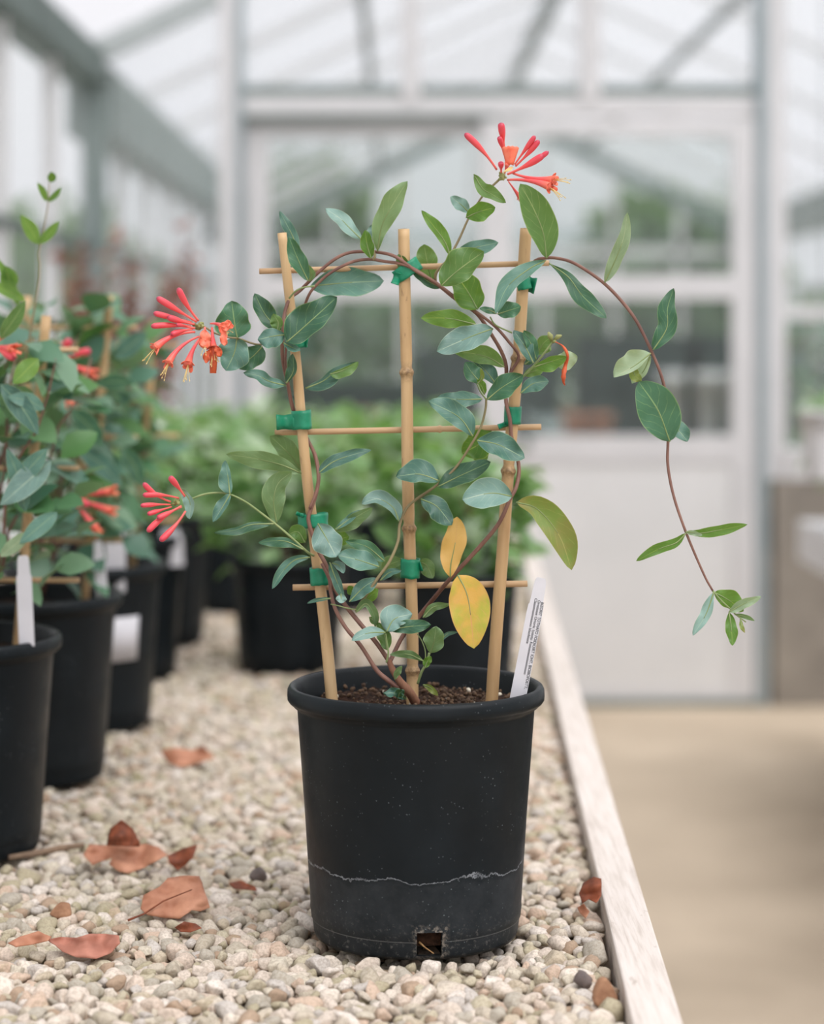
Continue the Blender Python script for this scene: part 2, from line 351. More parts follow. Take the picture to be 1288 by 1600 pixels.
# ---------------------------------------------------------------- greenhouse shell
S = 'structure'
XL, XR, XC, ZE, ZR = -1.18, 3.10, .96, 2.39, 3.45
YB, YF, Y0g = 8.3, 20.0, -1.2
MB().box((XL-.1, Y0g, -.1), (XR+.1, YF+.2, 0)).build('floor', M['concrete'], kind=S, smooth=False)
MB().box((-40, -30, -.3), (40, 90, -.12)).build('ground_outside', M['outside'], kind=S, smooth=False)
ys = [YB+(i-10)*.93 for i in range(23)]; ys = [y for y in ys if Y0g < y < YF]
def side_wall(nm, X, s):
    r = MB().box((X-.05, Y0g, 0), (X+.05, YF, .70)).build(nm, M['brick'], kind=S, smooth=False)
    for y in ys:
        k = abs(y-YB) < .01
        MB().box((X-.02, y-.03 if k else y-.015, .70), (X+(.07 if k else .03)*s, y+.03 if k else y+.015, ZE)).build('post', M['metal'] if k else M['white'], r, smooth=False)
    MB().box((X-.02, Y0g, .70), (X+.03, YF, .76)).build('sill', M['white'], r, smooth=False)
    MB().box((X-.02, Y0g, 1.73), (X+.03, YF, 1.76)).build('rail', M['metal_dark'], r, smooth=False)
    MB().box((X-.004, Y0g, .76), (X+.004, YF, ZE)).build('glass_pane', M['glass'], r, smooth=False)
side_wall('wall_left', XL, 1); side_wall('wall_right', XR, -1)
MB().box((XL-.07, Y0g, ZE-.04), (XL+.07, YB+.05, ZE+.10)).build('trim_1', M['metal_dark'], kind=S, smooth=False, bevel=.01)
MB().box((XL-.09, YB+.051, ZE-.22), (XL+.09, YF, ZE+.05)).build('trim_3', M['metal_eave'], kind=S, smooth=False, bevel=.01)
MB().box((XR-.07, Y0g, ZE-.04), (XR+.07, YB+.05, ZE+.10)).build('trim_2', M['metal_dark'], kind=S, smooth=False, bevel=.01)
MB().box((XR-.09, YB+.051, ZE-.22), (XR+.09, YF, ZE+.05)).build('trim_4', M['metal_eave'], kind=S, smooth=False, bevel=.01)
roof = MB().box((XC-.04, Y0g, ZR-.02), (XC+.04, YF, ZR+.08)).build('ceiling', M['metal'], kind=S, smooth=False)
for s, X in ((-1, XL), (1, XR)):
    up = Vector((s*(ZR-ZE), 0, abs(XC-X))).normalized()
    a, b = Vector((X, 0, ZE+.08)), Vector((XC, 0, ZR+.05))
    for y in [YB+1.55*k_ for k_ in range(-6, 8) if Y0g < YB+1.55*k_ < YF]:
        thick = .05 if abs(y-YB) < .01 else .022
        o_ = Vector((0, y, 0)); MB().bar(a+o_, b+o_, thick, thick*1.8 if thick > .03 else .05, up).build('rafter' if thick > .03 else 'glazing_bar', M['rafter'] if thick > .03 else M['white'], roof, smooth=False)
    for t in ((.47,) if s < 0 else (.64,)):
        c = a.lerp(b, t)-up*.05; MB().bar(c+Vector((0, Y0g, 0)), c+Vector((0, YF, 0)), .045, .045).build('purlin', M['metal'], roof, smooth=False)
    q = [a+Vector((0, Y0g, .035)), b+Vector((0, Y0g, .035)), b+Vector((0, YF, .035)), a+Vector((0, YF, .035))]
    MB().add(q+[x+Vector((0, 0, .004)) for x in q], [(0,1,2,3),(7,6,5,4),(0,4,5,1),(1,5,6,2),(2,6,7,3),(3,7,4,0)]).build('glass_pane', M['glass_roof'], roof, smooth=False)
# end wall with the sliding doors
K = F/YB
def WX(px): return (px-PX0)/K
def WZ(py): return CZ-(py-PY0)/K
wb = MB().box((WX(1206), YB-.06, 0), (XR-.05, YB+.06, WZ(748))).build('wall_back', M['brick'], kind=S, smooth=False)
def wbox(x0, y0, x1, y1, m, nm, par, d=.04, yo=0):
    return MB().box((WX(x0), YB-d+yo, WZ(y1)), (WX(x1), YB+d+yo, WZ(y0))).build(nm, m, par, smooth=False, bevel=.003)
def rz(x): X = WX(x); return PY0-(ZE+(ZR-ZE)*(1-abs(X-XC)/(XC-XL))+.05-CZ)*K      # photo row of the rafter line above a column
wbox(344, rz(358), 370, 1100, M['white'], 'post', wb)
wbox(370, rz(375), 381, 1100, M['metal_blue'], 'post', wb, .05)
wbox(1180, rz(1185), 1196, 1100, M['metal_blue'], 'post', wb, .06)
wbox(1196, rz(1210), 1226, 748, M['white'], 'post', wb)
wbox(628, rz(640), 656, 158, M['white'], 'mullion', wb, .045); wbox(905, rz(920), 937, 158, M['white'], 'mullion', wb, .045)
wbox(381, 134, 1184, 152, M['metal'], 'header', wb, .03); wbox(381, 152, 1184, 182, M['white'], 'header', wb, .035)
wbox(381, 180, 776, 189, M['metal_dark'], 'door_track', wb, .045)
wbox(1226, 700, 1900, 748, M['white'], 'sill', wb, .06); wbox(1226, 520-40, 1900, 500, M['white'], 'rail', wb, .02)
wbox(148, 700, 344, 740, M['white'], 'sill', wb, .05)
MB().box((XL, YB-.05, 0), (WX(344), YB+.05, WZ(740))).build('knee_wall', M['brick'], wb, smooth=False)
# glass of the gable, one pane per bay
def pane(x0, x1, y0=None, y1=None, par=wb, m='glass'):
    X0, X1 = WX(x0), WX(x1); zb = WZ(y1)
    zt = [ZE+(ZR-ZE)*(1-abs(X-XC)/(XC-XL))+.03 if y0 is None else WZ(y0) for X in (X0, X1)]
    v = [(X0, YB-.003, zb), (X1, YB-.003, zb), (X1, YB-.003, zt[1]), (X0, YB-.003, zt[0])]; v += [(x, YB+.003, z) for x, _, z in v]
    MB().add(v, [(0,1,2,3),(7,6,5,4),(0,4,5,1),(1,5,6,2),(2,6,7,3),(3,7,4,0)]).build('glass_pane', M[m], par, smooth=False)
pane(138, 344, None, 700); pane(381, 628, None, 134); pane(656, 905, None, 134); pane(937, 1180, None, 134); pane(1226, 1889, None, 700)
def leaf_door(nm, x0, x1, yo, glassx):
    d = MB()
    for a in ((x0, 189, glassx[0], 1092), (glassx[1], 189, x1, 1092), (glassx[0], 189, glassx[1], 214), (glassx[0], 430, glassx[1], 468), (glassx[0], 680, glassx[1], 722), (glassx[0], 1075, glassx[1], 1092)):
        d.box((WX(a[0]), YB-.02+yo, WZ(a[3])), (WX(a[2]), YB+.02+yo, WZ(a[1])))
    o = d.build(nm, M['white'], kind=S, smooth=False, bevel=.002)
    wbox(glassx[0], 722, glassx[1], 1075, M['panel'], 'panel', o, .012, yo)
    wbox(glassx[0], 214, glassx[1], 430, M['glass_door'], 'glass_pane', o, .003, yo); wbox(glassx[0], 468, glassx[1], 680, M['glass_door'], 'glass_pane', o, .003, yo)
    return o
d1 = leaf_door('door_1', 383, 795, .02, (420, 752)); d2 = leaf_door('door_2', 752, 1180, -.025, (800, 1142))
wbox(818, 640, 826, 700, M['metal'], 'handle', d2, .03, -.05)
wbox(381, 1090, 1184, 1101, M['metal_dark'], 'threshold', wb, .06)
# far end wall of the second house
wf = MB().box((XL, YF-.05, 0), (XR, YF+.05, .75)).build('wall_far', M['brick'], kind=S, smooth=False)
for X in (-.6, 0.05, .7, 1.35, 2.0, 2.6):
    zt = ZE+(ZR-ZE)*(1-abs(X-XC)/(XC-XL)); MB().box((X-.03, YF-.03, .75), (X+.03, YF+.03, zt)).build('post', M['white'], wf, smooth=False)
MB().box((XL, YF-.03, 2.1), (XR, YF+.03, 2.2)).build('rail', M['white'], wf, smooth=False)
for X in (XL, XR): MB().bar((X, YF, ZE), (XC, YF, ZR), .08, .12).build('rafter', M['metal'], wf, smooth=False)
MB().box((XL, YF-.004, .75), (XR, YF+.004, ZE)).build('glass_pane', M['glass_door'], wf, smooth=False)

# ---------------------------------------------------------------- gravel bench
GZ = .811; BS = .033
def bx(Y): return .203+BS*(Y-1.9)                     # inner edge of the board
bench = empty('gravel_bench', (-.3, 4, 0), 'long raised bench with pale weathered wooden edging board, filled with gravel', 'bench')
Ya, Yb = 1.45, 6.6
m = MB(); zt = GZ+.016
v = [(bx(Ya), Ya), (bx(Ya)+.043, Ya), (bx(Yb)+.043, Yb), (bx(Yb), Yb)]
m.add([(x, y, z) for z in (GZ-.09, zt) for x, y in v], [(0,3,2,1),(4,5,6,7),(0,1,5,4),(1,2,6,5),(2,3,7,6),(3,0,4,7)])
def woodmat():
    m_, nt, b, o = newmat('weathered_paint'); tc = N(nt, 'ShaderNodeTexCoord'); v_ = tc.outputs['Object']
    mp = N(nt, 'ShaderNodeMapping'); mp.inputs['Scale'].default_value = (1, .05, 1); mp.inputs['Rotation'].default_value = (0, 0, .033); nt.links.new(v_, mp.inputs[0])
    g = noise_(nt, 160, 5, mp.outputs[0], .65)
    c = ramp(nt, g, (.3, lin(188,176,166)), (.5, lin(212,202,194)), (.8, lin(224,215,210)))
    mp2 = N(nt, 'ShaderNodeMapping'); mp2.inputs['Scale'].default_value = (1, .35, 1); nt.links.new(v_, mp2.inputs[0])
    s = ramp(nt, noise_(nt, 60, 5, mp2.outputs[0], .75), (.63, (0,0,0)), (.72, (1,1,1)))
    c = mixc(nt, math_(nt, 'MULTIPLY', s, .5), c, lin(140,122,104))
    nt.links.new(c, b.inputs['Base Color']); b.inputs['Roughness'].default_value = .8
    bump(nt, b, g, .4, .0015); return m_
m.build('edge_board', woodmat(), bench, smooth=False, bevel=.002)
MB().box((XL+.08, Ya, GZ-.09), (bx(Ya)-.001, Yb, GZ-.022)).build('tray', M['gap'], bench, smooth=False)
MB().box((XL+.08, Yb, GZ-.09), (bx(Yb)+.043, Yb+.04, zt)).build('end_board', M['wood'], bench, smooth=False)
for y in (1.7, 3.3, 4.9, 6.4):
    for x in (-.9, .1): MB().box((x-.03, y-.03, 0), (x+.03, y+.03, GZ-.09)).build('leg', M['metal'], bench, smooth=False)
# gravel
def stone_mesh(seed, sub):
    bm = bmesh.new(); bmesh.ops.create_icosphere(bm, subdivisions=sub, radius=1); rs = random.Random(seed)
    off = Vector((rs.uniform(0, 50), rs.uniform(0, 50), rs.uniform(0, 50)))
    pl = [(Vector((rs.gauss(0,1), rs.gauss(0,1), rs.gauss(0,1))).normalized(), rs.uniform(.55, .85)) for _ in range(9)]
    for v in bm.verts:
        p = v.co.copy(); r = 1+.30*noise.noise(p*1.0+off)+.10*noise.noise(p*2.6+off); p *= r
        for n_, d_ in pl:
            e = p.dot(n_)-d_
            if e > 0: p -= n_*e*.92
        v.co = p
    vs = np.array([v.co[:] for v in bm.verts]); fs = np.array([[v.index for v in f.verts] for f in bm.faces]); bm.free()
    return vs, fs
NV = 16
stA = [stone_mesh(i, 3) for i in range(NV)]; stB = [stone_mesh(i, 2) for i in range(NV)]
def rotm():
    a = RS.normal(size=4); a /= np.linalg.norm(a); w_, x, y, z = a
    return np.array([[1-2*(y*y+z*z), 2*(x*y-z*w_), 2*(x*z+y*w_)], [2*(x*y+z*w_), 1-2*(x*x+z*z), 2*(y*z-x*w_)], [2*(x*z-y*w_), 2*(y*z+x*w_), 1-2*(x*x+y*y)]])
PC = (P(650, 1067, 2.2).x, 2.2)                       # main pot axis
LP = [(-.525, 2.56), (-.506, 2.98), (-.488, 3.38), (-.497, 3.86), (-.486, 4.28)]
stones = []                                           # x, y, z, rx, ry, rz(size), level
def scatter(y0, y1, sp, lay):
    y = y0; r = 0
    while y < y1:
        x0 = max(XL+.1, -.27*y-.32); x = x0+(sp/2 if r % 2 else 0)
        while x < bx(y)-.007:
            s = min(RS.lognormal(0, .28), 1.5)*sp*.55
            px_, py_ = x+RS.uniform(-.3, .3)*sp, y+RS.uniform(-.3, .3)*sp
            z = GZ-.007+RS.uniform(-.004, .004)-lay*.009
            under = math.hypot(px_-PC[0], py_-PC[1]) < .108+s*.6 or any(math.hypot(px_-a, py_-b) < .11+s*.6 for a, b in LP)
            if under: z -= .009+s*.35
            if px_+s*1.0 > bx(py_): px_ = bx(py_)-s*1.0
            stones.append((px_, py_, z, s, lay, under)); x += sp
        y += sp*.86; r += 1
scatter(1.47, 2.5, .0165, 0); scatter(1.62, 2.5, .0165, 1); scatter(2.5, 3.6, .017, 0); scatter(2.5, 3.6, .020, 1)
scatter(3.6, 6.58, .021, 0)
cand = []
for i, (x, y, z, s, lay, un) in enumerate(stones):
    if lay or un or y > 2.3: continue
    px = PX0+x*F/y; py = PY0+(CZ-z)*F/y
    if -2 < px < 1290 and py < 1604: cand.append((y-s*12, i))
cand.sort(); pick = set(i for _, i in cand[:300])
bulkV = []; bulkF = []; bulkC = []; nv = 0
smesh = []
for i in range(NV):
    vs, fs = stA[i]; me = bpy.data.meshes.new('gravel_stone'); me.from_pydata(vs.tolist(), [], fs.tolist())
    me.polygons.foreach_set('use_smooth', [True]*len(fs)); me.materials.append(M['stone']); smesh.append(me)
for i, (x, y, z, s, lay, un) in enumerate(stones):
    R = rotm(); k = RS.randint(NV); asp = np.array([1.22, .90, .74])*s*RS.uniform(.85, 1.15, 3)
    yaw = RS.uniform(0, 2*PI); tz = RS.normal(0, .35); tx = RS.normal(0, .35)
    Rm = Matrix.Rotation(yaw, 3, 'Z') @ Matrix.Rotation(tx, 3, 'X') @ Matrix.Rotation(tz, 3, 'Y')
    if i in pick:
        o = bpy.data.objects.new('gravel_stone', smesh[k]); C.objects.link(o)
        o.matrix_world = Matrix.Translation((x, y, z)) @ Rm.to_4x4() @ Matrix.Diagonal((*asp, 1))
        tag(o, 'small rounded beige gravel stone in the front few rows of the bench gravel', 'stone', 'gravel stones nearest the front of the bench')
        continue
    vs, fs = (stA if y < 2.15 and not lay else stB)[k]
    V = (vs*asp) @ np.array(Rm).T + np.array([x, y, z])
    bulkV.append(V); bulkF.append(fs+nv); bulkC.append(np.full(len(V), RS.uniform())); nv += len(V)
V = np.concatenate(bulkV); Fc = np.concatenate(bulkF); Cc = np.concatenate(bulkC)
me = bpy.data.meshes.new('gravel'); me.vertices.add(len(V)); me.vertices.foreach_set('co', V.ravel())
me.loops.add(len(Fc)*3); me.loops.foreach_set('vertex_index', Fc.ravel().astype(np.int32))
me.polygons.add(len(Fc)); me.polygons.foreach_set('loop_start', np.arange(0, len(Fc)*3, 3, dtype=np.int32)); me.polygons.foreach_set('use_smooth', np.ones(len(Fc), dtype=bool))
at = me.attributes.new('rnd', 'FLOAT', 'POINT'); at.data.foreach_set('value', Cc.astype(np.float32)); me.materials.append(M['stones']); me.update(calc_edges=True)
g = bpy.data.objects.new('gravel', me); C.objects.link(g)
tag(g, 'bed of small pale beige gravel filling the wooden bench behind the front stones', 'gravel', kind='stuff')

# ---------------------------------------------------------------- the main pot
potroot = empty('nursery_pot', (PC[0], PC[1], GZ), 'large black plastic nursery pot in the centre with a wavy white mineral line', 'pot')
def pot_profile(rt, rb, h):
    k = h/.25; R_ = rt
    return [(rb*.86, .002), (rb*.97, .0), (rb*.985, .004*k), (rb, .0155*k), (rb*1.003, .0175*k), (rb+(R_*.905-rb)*.10, .019*k), (rb+(R_*.925-rb)*.13, .032*k),
            (rb+(R_*.92-rb)*.5, .12*k), (R_*.922, .226*k), (R_*.925, .2285*k), (R_*.955, .2300*k), (R_*.958, .2325*k), (R_*.985, .2335*k), (R_*.998, .236*k), (R_, .240*k), (R_*.998, .2455*k), (R_*.985, .2490*k), (R_*.965, .2505*k), (R_*.945, .2490*k),
            (R_*.928, .246*k), (R_*.920, .238*k), (R_*.905, .234*k), (R_*.90, .222*k), (R_*.885, .219*k), (R_*.87, .19*k), (rb*.968, .0275*k), (rb*.962, .005*k), (rb*.5, .008*k)]
def make_pot(parent, cx, cy, rt, rb, h, mat, hole=False, seg=96):
    pr = pot_profile(rt, rb, h)
    if hole:
        seg = 160; extra = []
        for r, z in pr:
            extra.append((r, z))
            if abs(z-.019) < 1e-6 and r > rb*.99 and len(extra) < 8: extra.append((rb+.0023, .0275))
        pr = extra
    ang = 2*PI*.75
    def skip(i, k):
        if not hole: return False
        a = (k+.5)/seg*2*PI; dx = rb*math.cos(a)-.0128
        z = (pr[i][1]+pr[i+1][1])/2
        front = math.sin(a) < -.5 and abs(rb*math.cos(a)-.013) < .0127
        side = (abs(a) < .12 or abs(a-2*PI) < .12 or abs(a-PI) < .12)
        return (front or side) and pr[i][0] > rb*.955 and pr[i][0] < rb*1.06 and .0035 < z < .0285 and abs(pr[i][1]-pr[i+1][1]) < .03
    mb = MB().lathe(pr, cx, cy, GZ, seg, skip)
    o = mb.build('pot_body', mat, parent, origin=(cx, cy, GZ)); return o
make_pot(potroot, PC[0], PC[1], .130, .1045, .25, M['pot'], True)
# soil inside
def soil(parent, cx, cy, r, z, rb, h, n=26, seg=64, amp=.006):
    mb = MB(); vs = [(cx, cy, z)]; fs = []
    for i in range(1, n):
        for k in range(seg):
            a = 2*PI*k/seg; rr = r*i/(n-1); p = (cx+rr*math.cos(a), cy+rr*math.sin(a))
            vs.append((p[0], p[1], z+amp*noise.noise(Vector((p[0]*40, p[1]*40, 3)))+amp*.7*noise.noise(Vector((p[0]*130, p[1]*130, 7)))))
    vs += [(cx+rb*math.cos(2*PI*k/seg), cy+rb*math.sin(2*PI*k/seg), GZ+.012) for k in range(seg)]
    for k in range(seg): fs.append((0, 1+k, 1+(k+1) % seg))
    for i in range(n-1):
        a0 = 1+i*seg
        for k in range(seg): fs.append((a0+k, a0+seg+k, a0+seg+(k+1) % seg, a0+(k+1) % seg))
    mb.add(vs, fs); return mb.build('potting_soil', M['soil'], parent)
SZ = 1.039
so_ = soil(potroot, PC[0], PC[1], .114, SZ, .096, .25)
mbc = MB(); mbp = MB()
def blob(mb, c, s, seed=0, sub=1):
    vs, fs = stone_small[seed % 6]; R = Matrix.Rotation(random.uniform(0, 6.3), 3, 'Z') @ Matrix.Rotation(random.uniform(0, 6.3), 3, 'X')
    V = (vs*s) @ np.array(R).T + np.array(c); mb.add(V.tolist(), fs.tolist())
stone_small = [stone_mesh(100+i, 2) for i in range(6)]
for i in range(700):
    a = random.uniform(0, 6.283); r = .112*math.sqrt(random.random()); x, y = PC[0]+r*math.cos(a), PC[1]+r*math.sin(a)
    z = SZ+random.uniform(-.001, .005)
    if i % 30 == 0: blob(mbp, (x, y, z), random.uniform(.0015, .0032), i)
    else: blob(mbc, (x, y, z), random.uniform(.0008, .003), i)
mbc.build('soil_crumbs', M['crumb'], so_, kind='stuff'); mbp.build('perlite', M['perlite'], so_, kind='stuff', label='pale perlite grains')
# root seen in the drain hole
MB().tube([P(655, 1472, 2.103), P(664, 1480, 2.101), P(678, 1490, 2.1)], [.0012, .0007, .0005]).build('root', M['cane_end'], potroot, label='thin tan root in drain hole')

# ---------------------------------------------------------------- trellis
trel = empty('bamboo_trellis', (PC[0], 2.2, SZ), 'bamboo trellis of three upright canes and three crosspieces in the centre pot', 'trellis')
def cane(parent, p0, p1, r, nodes=(), n=60, name='cane', mat=None, r1=None):
    p0, p1 = Vector(p0), Vector(p1); L = (p1-p0).length; pts = []; rad = []; col = []
    ts = sorted(set(list(np.linspace(0, 1, n))+[t+d for t in nodes for d in (-.012, -.007, -.003, 0, .003, .007, .012)]))
    ox = random.uniform(0, 9)
    for t in ts:
        p = p0.lerp(p1, t); p += Vector((noise.noise(Vector((ox, t*3, 0)))*.0022, 0, 0))
        q = r+(r1-r)*t if r1 else r; bz = 0
        for nd in nodes:
            d = abs(t-nd); q += r*.28*math.exp(-(d/.006)**2)-r*.10*math.exp(-((t-nd-.012)/.006)**2); bz = max(bz, math.exp(-(d/.013)**2))
        pts.append(p); rad.append(q*(1+.03*noise.noise(Vector((ox, t*12, 5))))); col.append(bz)
    mb = MB().tube(pts, rad, 20); mb.c = [max(col[i//20], .0001) for i in range(len(mb.v))]
    o = mb.build(name, mat or M['cane'], parent); o.data.polygons[-1].use_smooth = False; o.data.polygons[-2].use_smooth = False
    if name == 'cane':
        ax = (p1-p0).normalized(); MB().tube([pts[-1]-ax*.001, pts[-1]+ax*.0004], rad[-1]*.55, 12).build('hollow', M['hollow'], o)
    return o
def tof(y0, y1, y): return (y-y0)/(y1-y0)
cane(trel, P(520, 1108, 2.2), P(441, 364, 2.2), .0061, (), r1=.0047)
cane(trel, P(645, 1112, 2.2), P(631, 358, 2.2), .0061, (tof(1112, 358, 582), tof(1112, 358, 1048), tof(1112, 358, 826)), r1=.0060)
cane(trel, P(769, 1108, 2.2), P(823, 357, 2.2), .0064, (tof(1108, 357, 736), tof(1108, 357, 560)), r1=.0060)
cane(trel, P(405, 424, 2.2115), P(858, 411, 2.2115), .0030, (), 30, 'crosspiece', M['crosspiece'])
cane(trel, P(430, 676, 2.2115), P(846, 667, 2.2115), .0031, (.62,), 30, 'crosspiece', M['crosspiece'])
cane(trel, P(457, 918, 2.2115), P(824, 912, 2.2115), .0032, (), 30, 'crosspiece', M['crosspiece'])
PXM = 2.2/F
def tie(cx, cy, hw, h, ang, tails, label, Y=2.2, dep=.0095, skew=0):
    # an elastic band wound round the cane and vine
    mb = MB(); seg = 40; rows = 6; vs = []; a = math.radians(ang); sd_ = cx*.37
    for j in range(rows):
        for k in range(seg):
            t = 2*PI*k/seg; q = (j/(rows-1)-.5)*h; wob = 1+.05*math.sin(t*3+sd_)+.04*noise.noise(Vector((j*.5, math.cos(t)*2, sd_)))
            x = hw*math.cos(t)*wob; yy = dep*math.sin(t)*wob; q += skew*math.cos(t)+1.2*noise.noise(Vector((math.cos(t)*2, math.sin(t)*2, sd_+j*.2)))
            X = x*math.cos(a)+q*math.sin(a); Q = -x*math.sin(a)+q*math.cos(a)
            p = P(cx+X, cy+Q, Y); vs.append((p.x, Y+yy, p.z))
    fs = [(j*seg+k, j*seg+(k+1) % seg, (j+1)*seg+(k+1) % seg, (j+1)*seg+k) for j in range(rows-1) for k in range(seg)]
    mb.add(vs, fs); root = mb.build('plant_tie', M['tie'], solid=.0006, label=label, cat='plant tie', group='green ties on the centre trellis')
    for (x0, y0, x1, y1, w_, yd) in tails:
        m2 = MB(); d = np.array([x1-x0, y1-y0], float); L = np.linalg.norm(d); d /= L; nn = np.array([-d[1], d[0]]); vs = []
        for i in range(9):
            for j in (-1, -.33, .33, 1):
                c = np.array([x0, y0])+d*L*i/8+nn*w_*j*(1+.06*math.sin(i)); p = P(c[0], c[1], Y+yd+.004*math.sin(i*.55)+.0015*j*j); vs.append(p)
        m2.add(vs, [(i*4+j, i*4+j+1, i*4+5+j, i*4+4+j) for i in range(8) for j in range(3)])
        m2.build('tie_tail', M['tie'], root, solid=.0006)
tie(472, 656, 15, 29, 4, [(460, 659, 432, 660, 11.5, -.006)], 'green tape tie with a loose tail, on the left cane at the middle crosspiece')
tie(637, 422, 22, 21, 33, [(623, 426, 617, 444, 6, -.010)], 'green tape tie slanting across the centre cane at the top crosspiece')
tie(818, 444, 11, 18, 12, [(820, 443, 837, 447, 12, .004)], 'green tape tie near the top of the right cane below the top crosspiece')
tie(467, 534, 13, 19, 6, [(470, 532, 481, 534, 9, -.007)], 'green tape tie half hidden under leaves high on the left cane')
tie(801, 649, 13, 28, -2, [(795, 661, 779, 667, 4, -.008)], 'green tape tie on the right cane at the middle crosspiece')
tie(490, 813, 23, 22, 3, [(474, 806, 463, 802, 3, -.010)], 'wide green tape tie low on the left cane behind a leaf', dep=.011)
tie(500, 900, 15, 27, 3, [], 'green tape tie on the left cane just above the bottom crosspiece')
tie(642, 888, 15, 30, -1, [(650, 888, 659, 885, 7, -.005)], 'green tape tie on the centre cane just above the bottom crosspiece')

# ---------------------------------------------------------------- the vine
vine = empty('honeysuckle_vine', (P(645, 1085, 2.2).x, 2.2, SZ), 'coral honeysuckle vine with blue green leaves and red trumpet flowers climbing the centre trellis', 'plant')
def stem(pts, r, mat='stem', n=None, name='stem', lab=None):
    n = n or len(pts)*5
    q = cr([(p[0], p[1], p[2]*1000) for p in pts], n)
    rr = np.interp(np.linspace(0, 1, n), np.linspace(0, 1, len(r)), r) if hasattr(r, '__len__') else [r]*n
    w_ = [P(a, b, c/1000) for a, b, c in q]; rr = [x*PXM*(1+.06*noise.noise(Vector((i*.4, x, 0)))) for i, x in enumerate(rr)]
    return MB().tube(w_, rr, 10).build(name, M[mat], vine, label=lab)
fY, bY = 2.186, 2.214
stem([(650, 1098, 2.19), (640, 1082, 2.178), (629, 1070, 2.172), (622, 1060, 2.17), (613, 1045, 2.17), (608, 1032, 2.172)], [7.5, 7, 7.5, 5.5, 5, 4.2], 'trunk', name='trunk', lab='woody brown trunk at the soil')
stem([(628, 1071, 2.172), (621, 1073, 2.172), (604, 1061, 2.17), (588, 1046, 2.17), (564, 1009, 2.17), (540, 980, 2.173), (524, 951, 2.178), (517, 925, 2.184), (515, 905, 2.184), (503, 880, 2.186)], [4.2, 3.6, 3.2, 3.2, 3, 3, 2.8])
stem([(610, 1036, 2.172), (588, 1004, 2.172), (561, 972, 2.176), (538, 943, 2.182), (519, 912, 2.186), (509, 882, 2.186), (498, 861, 2.188), (488, 835, 2.188), (482, 812, 2.188), (484, 801, 2.188), (493, 775, 2.19), (498, 747, 2.196), (494, 716, 2.204), (486, 697, 2.21), (472, 672, 2.212), (458, 640, 2.205), (450, 601, 2.198), (443, 568, 2.19), (441, 545, 2.188), (443, 511, 2.186), (445, 489, 2.19), (453, 467, 2.198), (470, 453, 2.204), (495, 428, 2.196), (523, 405, 2.196), (545, 395, 2.198), (568, 393, 2.2), (590, 394, 2.2), (618, 401, 2.19), (651, 424, 2.19), (679, 440, 2.19), (707, 461, 2.19), (735, 481, 2.188), (754, 494, 2.188), (776, 512, 2.188), (796, 535, 2.188), (811, 557, 2.19), (800, 579, 2.19), (795, 592, 2.188)], [3.6, 3.4, 3.2, 3, 3, 2.8, 2.6, 2.6, 2.4, 2.3], n=170)
stem([(484, 795, 2.186), (497, 760, 2.19), (495, 725, 2.2), (484, 692, 2.214), (468, 660, 2.214), (456, 628, 2.206), (449, 590, 2.19), (446, 560, 2.186), (449, 535, 2.184)], [2.4, 2.2, 2.0], n=50)
stem([(609, 1035, 2.175), (630, 993, 2.205), (654, 964, 2.22), (678, 935, 2.21), (704, 904, 2.19), (751, 853, 2.19), (780, 817, 2.186), (797, 780, 2.186), (806, 763, 2.19), (811, 741, 2.198), (810, 721, 2.2), (804, 700, 2.19), (799, 680, 2.188), (797, 655, 2.188), (791, 628, 2.192), (791, 600, 2.2), (791, 572, 2.2), (784, 550, 2.2), (769, 524, 2.196), (752, 498, 2.194), (738, 484, 2.194), (712, 467, 2.196), (688, 448, 2.196), (655, 425, 2.192), (630, 413, 2.19), (598, 408, 2.2), (579, 405, 2.2), (551, 409, 2.198), (517, 426, 2.196), (492, 448, 2.196), (480, 467, 2.2), (470, 500, 2.214)], [3.4, 3.4, 3.3, 3.2, 3, 3, 2.8, 2.6, 2.4, 2.2], n=150)
stem([(556, 954, 2.176), (569, 935, 2.172), (590, 904, 2.17), (609, 877, 2.172), (622, 846, 2.178), (625, 819, 2.182), (635, 795, 2.184), (651, 780, 2.184), (683, 758, 2.18), (712, 731, 2.18), (737, 694, 2.18), (752, 666, 2.185), (759, 639, 2.188), (760, 622, 2.188)], [2.4, 2.4, 2.3, 2.1, 2, 1.8], 'stem_young', n=80)
stem([(490, 868, 2.18), (480, 862, 2.17), (451, 836, 2.165), (432, 820, 2.165), (410, 803, 2.163), (382, 783, 2.16), (354, 771, 2.16), (326, 771, 2.16), (303, 778, 2.16), (292, 784, 2.16)], [2, 1.8, 1.6, 1.4, 1.6], 'stem_green')
stem([(796, 592, 2.21), (806, 545, 2.216), (818, 480, 2.216), (826, 435, 2.214), (835, 409, 2.195), (852, 403.5, 2.19), (871, 403.5, 2.185), (899, 412, 2.18), (941, 440, 2.17), (972, 471, 2.165), (995, 502, 2.16), (1017, 546, 2.155), (1034, 588, 2.15), (1043.5, 630, 2.15), (1046, 660, 2.15), (1044, 695, 2.15), (1044, 728, 2.15), (1053, 775, 2.145), (1072, 831, 2.14), (1100, 897, 2.14), (1114, 923, 2.14)], [2.6, 2.6, 2.6, 2.6, 2.6, 2.4, 2.3, 2.2, 2, 1.6], n=130)
stem([(1114, 923, 2.14), (1127, 938, 2.14), (1140, 950, 2.14), (1150, 960, 2.14), (1166, 972, 2.14)], [1.5, 1.2, 1.0], 'stem_green')
stem([(681, 445, 2.196), (681, 429, 2.19), (688, 418, 2.185), (701, 404, 2.18), (718, 373, 2.18), (732, 342, 2.18), (749, 314, 2.18), (760, 300, 2.18), (782, 279, 2.18)], [2.4, 2, 1.8, 1.6, 1.8], 'stem_young')
